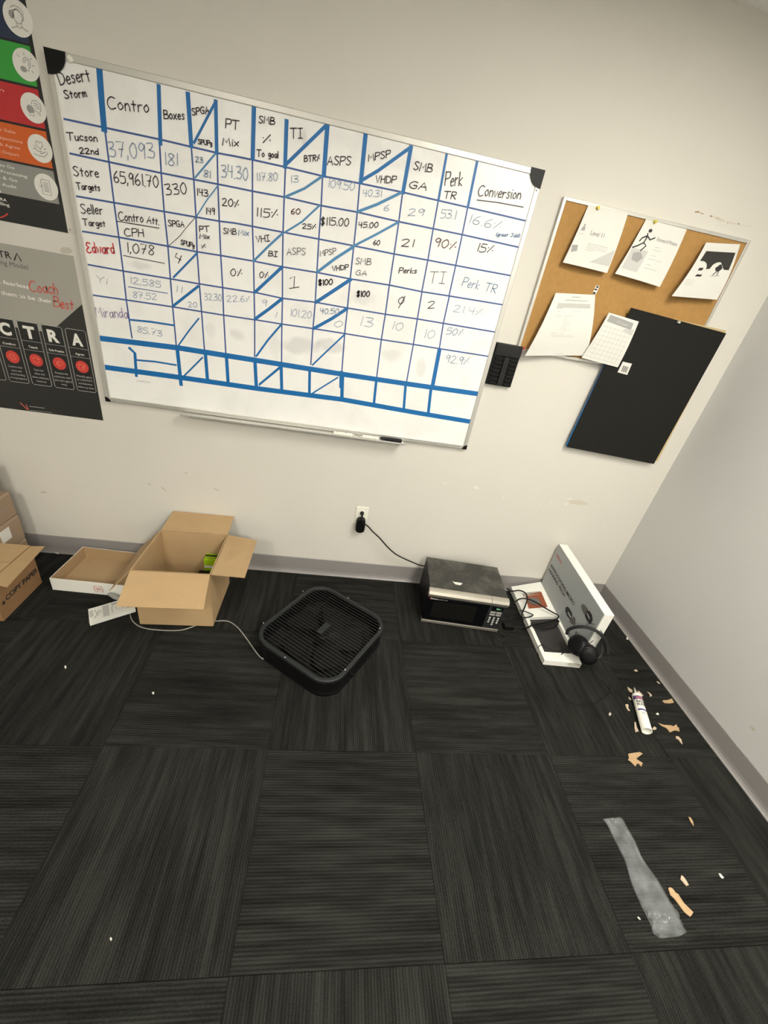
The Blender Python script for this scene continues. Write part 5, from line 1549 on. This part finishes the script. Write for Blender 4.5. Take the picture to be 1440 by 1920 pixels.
MB().box((q.x + .062, q.y + .06, .001), (q.x + .125, q.y + .10, .030)).build('adapter_body', M['black_plastic'], cb2, bevel=.004)
# tangle on the carpet by the microwave's front corner
tg = MB()
rr_ = random.Random(3)
c0 = flr(936, 1193, .004)
pts = [c0 + Vector((.030 * math.cos(k * 1.1) * (1 + .3 * rr_.random()), .022 * math.sin(k * 1.1) * (1 + .4 * rr_.random()) - .010, .003 + .010 * rr_.random())) for k in range(16)]
tg.tube(smooth_path(pts, 4), .0014, 5)
tag(tg.build('wire_tangle', M['dark_plastic']), 'small tangle of dark thread on the carpet at the front corner of the microwave', 'wire')
# thin black cord trailing over the carpet from the stand
cc_ = thing('thin_black_cord', 'thin black cord trailing in a loop across the carpet below the display stand', 'cord', tuple(flr(1045, 1290, 0)))
pth = [cabpt(760, 1200, .055), cabpt(690, 1222, .046), cabpt(610, 1200, .042), cabpt(540, 1160, .045), cabpt(500, 1175, .042)] + [cabpt(488, 1215, .012), cabpt(505, 1300, .004), cabpt(560, 1390, .003), cabpt(640, 1480, .003), cabpt(680, 1575, .003), cabpt(730, 1670, .003), cabpt(800, 1728, .003), cabpt(900, 1775, .003), cabpt(1010, 1785, .003), cabpt(1110, 1755, .003), cabpt(1180, 1700, .003), cabpt(1240, 1640, .003), cabpt(1215, 1590, .003), cabpt(1150, 1530, .003)]
MB().tube(smooth_path(pth, 6), .0022, 7).build('cord', M['rubber'], cc_, smooth=True)

# ================================================================== HEADPHONES
cN = crop(1000, 1120, 9.0)
hpn = thing('headphones', 'black over-ear headphones standing on the near end of the display stand', 'headphones', (-.47, -.62, .037))
HC = on(*cN(905, 800), 2, .160)
vz = (CAM_POS - HC).normalized()
vr = Vector((0, 0, 1)).cross(vz).normalized()
vr = (RM @ Vector((1, 0, 0)))
vr = (vr - vz * vr.dot(vz)).normalized()
vu = vz.cross(vr)
kpp = (HC - CAM_POS).length / F_PX * 1.02   # metres per photo pixel at the headset
def hpt(x, y, d=0.0):
    return HC + vr * ((x - 905) / 9.0 * kpp) - vu * ((y - 800) / 9.0 * kpp) + vz * d
def bandstrip(pts, w, th, m, nm, seg=6):
    c = smooth_path(pts, seg)
    b = MB()
    n = len(c)
    vs = []
    for i, p in enumerate(c):
        t_ = (c[min(i + 1, n - 1)] - c[max(i - 1, 0)]).normalized()
        o = vz.cross(t_).normalized()
        for a_, b__ in ((-1, -1), (1, -1), (1, 1), (-1, 1)):
            vs.append(p + vz * (a_ * w / 2) + o * (b__ * th / 2))
    fs = [(i * 4 + j, i * 4 + (j + 1) % 4, (i + 1) * 4 + (j + 1) % 4, (i + 1) * 4 + j) for i in range(n - 1) for j in range(4)] + [(3, 2, 1, 0), tuple((n - 1) * 4 + j for j in range(4))]
    b.add(vs, fs)
    return b.build(nm, m, hpn, bevel=.002)
bandstrip([hpt(665, 665, .050), hpt(690, 605, .056), hpt(770, 568, .060), (hpt(880, 560, .062)), hpt(985, 585, .058), hpt(1075, 640, .046), hpt(1135, 725, .030), hpt(1155, 820, .018), hpt(1150, 930, .010)], .036, .0165, M['black_plastic'], 'headband')
bandstrip([hpt(930, 530, .05), hpt(1000, 518, .046), hpt(1060, 545, .040), hpt(1100, 600, .034), hpt(1125, 660, .030)], .008, .003, M['dark_plastic'], 'headband_arch')
def cup(cx, cy, rx, ry, d, tilt, nm):
    C_ = hpt(cx, cy, d)
    ax = (vz * .85 + vr * tilt[0] + vu * tilt[1]).normalized()
    x_ = vr - ax * vr.dot(ax)
    x_.normalize()
    y_ = ax.cross(x_)
    Mx = Matrix(((x_.x, y_.x, ax.x, C_.x), (x_.y, y_.y, ax.y, C_.y), (x_.z, y_.z, ax.z, C_.z), (0, 0, 0, 1)))
    sc = Matrix.Diagonal((1, ry / rx, 1, 1))
    r = rx / 9.0 * kpp
    b = MB()
    b.lathe([(r * .82, -.022), (r * .98, -.018), (r, -.008), (r * .96, 0), (r * .9, .004), (r * .86, .0035), (r * .80, .009), (r * .62, .014), (r * .3, .0155), (r * .05, .0158)], 28, Mx @ sc)
    o = b.build('ear_cup', M['black_plastic'], hpn, smooth=True)
    b = MB()
    b.lathe([(r * .55, -.040), (r * .85, -.042), (r * 1.0, -.034), (r * .99, -.024), (r * .80, -.0225)], 28, Mx @ sc)
    b.build('ear_cushion', M['rubber'], hpn, smooth=True)
    return o
cup(775, 800, 140, 150, .012, (-.35, .25), 'l')
cup(905, 945, 130, 140, .020, (.10, -.35), 'r')
for st in ([hpt(700, 640, .045), hpt(705, 690, .04), hpt(735, 720, .036)], [hpt(795, 620, .05), hpt(780, 665, .045), hpt(770, 700, .036)], [hpt(800, 640, .05), hpt(830, 690, .036)], [hpt(1145, 920, 0), hpt(1150, 985, 0), hpt(1110, 1025, .006), hpt(985, 1030, .012)], [hpt(930, 790, .02), hpt(990, 745, .02)], [hpt(1100, 760, 0), hpt(1130, 800, 0), hpt(1130, 880, 0)]):
    MB().tube(smooth_path(st, 4), .0019, 7).build('wire_yoke', M['dark_plastic'], hpn, smooth=True)
bandstrip([hpt(1105, 770, -.004), hpt(1090, 850, -.004), hpt(1060, 940, -.004), hpt(1010, 985, 0)], .030, .010, M['dark_plastic'], 'ear_cup_arm', 4)
MB().tube([hpt(600, 900, .02), hpt(550, 935, .024)], [.0035, .0022], 8).build('jack_stem', M['black_plastic'], hpn)

# ================================================================== CAULK TUBE
A_ = flr(1193.5, 1304, .0245)
B_ = flr(1213, 1371, .0245)
ax = (B_ - A_).normalized()
tb = thing('caulk_tube', 'white adhesive cartridge with purple band lying on the carpet near the right wall', 'tube', tuple(A_.lerp(B_, .5) - Vector((0, 0, .0245))))
zx = -ax
xx = Vector((0, 0, 1))
yx = zx.cross(xx)
R_t = .0235
Mx = Matrix(((xx.x, yx.x, zx.x, B_.x), (xx.y, yx.y, zx.y, B_.y), (xx.z, yx.z, zx.z, B_.z), (0, 0, 0, 1)))
LT = (B_ - A_).length
b = MB()
b.lathe([(R_t * .80, .004), (R_t * .86, .0005), (R_t, 0), (R_t, LT - .004), (R_t * .96, LT), (R_t * .7, LT + .003)], 32, Mx)
b.build('tube_body', M['white_plastic'], tb, smooth=True)
b = MB()
b.lathe([(.0085, LT + .003), (.0085, LT + .010), (.0075, LT + .012), (.0022, LT + .052)], 16, Mx)
b.build('nozzle', M['white_plastic'], tb, smooth=True)
def tband(z0, z1, a0, a1, m, nm='label_band'):
    """label patch on the tube; angle 0 faces up"""
    n = 14
    vs = [Mx @ Vector((R_t * 1.012 * math.cos(a0 + (a1 - a0) * i / n), R_t * 1.012 * math.sin(a0 + (a1 - a0) * i / n), z)) for z in (z0, z1) for i in range(n + 1)]
    MB().add(vs, [(i, i + 1, n + 2 + i, n + 1 + i) for i in range(n)]).build(nm, M[m], tb)
tband(LT - .042, LT - .020, -1.5, 1.5, 'purple')
tband(LT - .110, LT - .100, -1.1, 1.4, 'purple')
tband(LT - .110, LT - .085, .75, 1.4, 'purple')
for q, z in enumerate((LT - .138, LT - .152, LT - .166, LT - .182)):
    tband(z, z + .0022, -.8, .8 - .2 * q, 'ink_pale')
tband(LT - .132, LT - .120, -.5, .5, 'ink_pale')
def ttext(s_, z, hh, m, half=.95):
    o = text(s_, Vector((0, 0, 0)), Vector((2 * half, 0, 0)), hh, (0, 0, 1), m, tb, lift=0, bold=.03)
    off = origin_of(tb)
    for v in o.data.vertices:
        p = v.co + off
        a = p.x - half
        w_ = Mx @ Vector((R_t * 1.02 * math.cos(a), R_t * 1.02 * math.sin(a), z + p.y))
        v.co = w_ - off
ttext('BASE', LT - .062, .014, M['ink'])
ttext('BOND', LT - .080, .014, M['ink'])
ttext('COVE', LT - .037, .011, M['coral_line'], .8)

# ================================================================== CLEAR SLEEVE
cQ = crop(1110, 1500, 4.966)
ol = [[(100, 185), (265, 170)], [(150, 255), (330, 285)], [(200, 360), (385, 375)], [(250, 460), (430, 470)], [(300, 560), (470, 560)], [(328, 650), (515, 640)], [(352, 740), (585, 740)], [(385, 830), (640, 830)], [(425, 920), (695, 920)], [(465, 1010), (748, 1020)], [(510, 1100), (805, 1120)], [(550, 1190), (850, 1200)], [(575, 1255), (875, 1240)], [(640, 1293), (780, 1280)]]
vs, fs = [], []
NU = 30
rows = []
for j in range(len(ol) - 1):
    for k in range(4):
        f = k / 4
        rows.append((j + f, [tuple(ol[j][e][q] * (1 - f) + ol[j + 1][e][q] * f for q in (0, 1)) for e in (0, 1)]))
rows.append((len(ol) - 1.0, ol[-1]))
for j, (l, r) in rows:
    crum = max(0.0, min(1.0, (j - 8.2) / 1.2)) + max(0.0, 1 - j / 2.0) * .6
    for i in range(NU + 1):
        u = i / NU
        n1 = abs(noise.noise(Vector((u * 3.0 + j * .10, j * .16, 2.0))))
        n2 = abs(noise.noise(Vector((u * 7 + 3, j * 1.1, 5.0)))) + .5 * abs(noise.noise(Vector((u * 15, j * 2.2, 9.0))))
        fold = max(0.0, 1 - abs(u - (.72 - .03 * j)) * 14)
        z = .0035 + .0035 * (1 - abs(2 * u - 1)) + .014 * n1 + .004 * fold * (j < 8) + .024 * n2 * crum
        ed = .35 * (noise.noise(Vector((j * .9, 3.0 if u < .5 else 8.0, 0))))
        p = flr(*cQ(l[0] + (r[0] - l[0]) * u + ed * 18 * (abs(2 * u - 1) ** 4) * (crum + .2), l[1] + (r[1] - l[1]) * u), 0.0)
        vs.append((p.x, p.y, z))
R_n = len(rows)
for j in range(R_n - 1):
    for i in range(NU):
        fs.append((j * (NU + 1) + i, j * (NU + 1) + i + 1, (j + 1) * (NU + 1) + i + 1, (j + 1) * (NU + 1) + i))
K = len(vs)
b = MB().add(vs + [(x, y, .0012 + z * .12) for x, y, z in vs], fs + [tuple(K + q for q in reversed(f)) for f in fs])
sl = b.build('plastic_sleeve', M['film'], smooth=True)
tag(sl, 'long crumpled clear plastic sleeve lying on the carpet', 'plastic bag')

# ================================================================== SCRAPS ON THE CARPET
cR = crop(1130, 1230, 7.2)
def scrap(pts, cr, m, label, curl=.006):
    q = [flr(*(cr(*p) if cr else p), .0) for p in pts]
    c = sum(q, Vector()) / len(q)
    n = len(q)
    b = MB()
    top = [p + Vector((0, 0, .0035 + curl * noise.noise(p * 40) ** 2 * 3)) for p in q]
    bot = [p - Vector((0, 0, .0028)) for p in top]
    ct = c + Vector((0, 0, .0045))
    cb_ = c + Vector((0, 0, .0015))
    b.add(top + bot + [ct, cb_], [(i, (i + 1) % n, 2 * n) for i in range(n)] + [(n + (i + 1) % n, n + i, 2 * n + 1) for i in range(n)] + [(i, n + i, n + (i + 1) % n, (i + 1) % n) for i in range(n)])
    return tag(b.build('paper_scrap', M[m]), label, 'scrap')
scrap([(800, 610), (825, 600), (860, 602), (900, 590), (930, 578), (945, 610), (958, 635), (900, 645), (840, 640)], cR, 'scrap', 'torn tan scrap closest to the right baseboard, right of the adhesive tube')
scrap([(745, 918), (800, 938), (850, 935), (930, 942), (968, 975), (980, 935), (992, 930), (1000, 958), (1028, 975), (1025, 1000), (1038, 1022), (970, 1008), (900, 1038), (880, 1000), (850, 972), (800, 950)], cR, 'scrap', 'large ragged tan scrap right of the lower end of the adhesive tube')
scrap([(985, 1085), (1020, 1092), (1055, 1130), (1075, 1195), (1045, 1170), (1020, 1140), (985, 1115)], cR, 'scrap_pale', 'small pointed pale scrap just below the large ragged one')
scrap([(340, 1325), (380, 1318), (440, 1318), (495, 1302), (535, 1325), (500, 1350), (455, 1358), (440, 1395), (480, 1415), (535, 1448), (520, 1495), (480, 1455), (455, 1460), (440, 1497), (400, 1460), (370, 1430), (335, 1410), (350, 1385)], cR, 'scrap', 'largest forked tan scrap below the adhesive tube')
scrap([(425, 895), (442, 900), (455, 960), (482, 1020), (440, 1032), (428, 980)], cR, 'scrap_pale', 'narrow pale scrap left of the lower half of the adhesive tube')
scrap([(300, 660), (330, 655), (345, 672), (340, 705), (368, 748), (340, 740), (318, 705)], cR, 'scrap_pale', 'curved pale scrap left of the upper half of the adhesive tube')
scrap([(345, 550), (362, 565), (388, 592), (372, 598), (350, 580)], cR, 'scrap_pale', 'tiny pale scrap at the left shoulder of the adhesive tube')
scrap([(330, 420), (360, 440), (395, 472), (402, 495), (370, 498), (345, 465)], cR, 'scrap_pale', 'pointed pale scrap left of the tube nozzle', .010)
scrap([(465, 478), (490, 482), (548, 538), (530, 545), (495, 520), (470, 498)], cR, 'scrap_pale', 'slim pale scrap right of the tube nozzle', .010)
scrap([(413, 205), (435, 186), (458, 190), (470, 210), (450, 222), (430, 215)], cR, 'scrap_pale', 'small round pale scrap farthest from the viewer, above the tube nozzle')
scrap([(725, 345), (738, 345), (770, 375), (762, 382), (735, 362)], cR, 'scrap_pale', 'thin pale sliver near the right baseboard above the tan scraps')
scrap([(600, 488), (612, 490), (655, 525), (660, 548), (628, 556), (638, 530)], cR, 'scrap_pale', 'thin hooked sliver right of the tube nozzle')
scrap([(665, 985), (690, 955), (722, 982), (712, 1000), (680, 1000)], cR, 'scrap_pale', 'small pink scrap touching the lower right side of the adhesive tube')
scrap([(710, 790), (735, 770), (757, 800), (735, 805)], cR, 'fleck', 'tiny pale fleck between the adhesive tube and the right wall')
scrap([(78, 782), (95, 762), (112, 790), (100, 812), (85, 808)], cR, 'stain', 'dull beige fleck on the carpet left of the adhesive tube')
scrap([(705, 825), (720, 818), (745, 838), (770, 865), (800, 880), (815, 910), (850, 960), (900, 1010), (938, 1048), (930, 1065), (910, 1090), (880, 1065), (850, 1040), (800, 970), (765, 925), (725, 885)], cQ, 'scrap', 'long tan scrap beside the clear plastic sleeve')
scrap([(817, 742), (825, 705), (845, 715), (870, 750), (897, 795), (875, 802), (845, 775)], cQ, 'scrap_pale', 'small pinkish scrap just above the long tan scrap')
scrap([(896, 160), (915, 168), (935, 200), (943, 245), (922, 230), (905, 200)], cQ, 'scrap', 'small tan scrap right of the top of the plastic sleeve')
scrap([(1175, 685), (1195, 692), (1223, 728), (1210, 735), (1188, 715)], cQ, 'fleck', 'white fleck on the far right of the carpet, right of the pinkish scrap')
scrap([(415, 1095), (425, 1092), (443, 1120), (435, 1126), (422, 1112)], cQ, 'fleck', 'tiny white fleck just left of the lower end of the plastic sleeve')
scrap([(206, 1760), (209, 1758), (211, 1762), (208, 1765)], None, 'fleck', 'tiny white fleck alone on the carpet at the lower left')
scrap([(104, 1039), (107, 1035), (112, 1036), (110, 1040)], None, 'fleck', 'tiny white fleck against the back baseboard above the shallow tray')
scrap([(1174, 1196), (1177, 1196), (1177, 1200), (1174, 1199)], None, 'fleck', 'tiny white fleck near the corner right of the headphones')
scrap([(121, 1250), (124, 1249), (125, 1253), (122, 1254)], None, 'fleck', 'tiny pale fleck on the carpet below the copy paper carton')
scrap([(285, 1299), (289, 1298), (289, 1302), (286, 1303)], None, 'fleck', 'tiny pale fleck on the carpet below the large open carton')
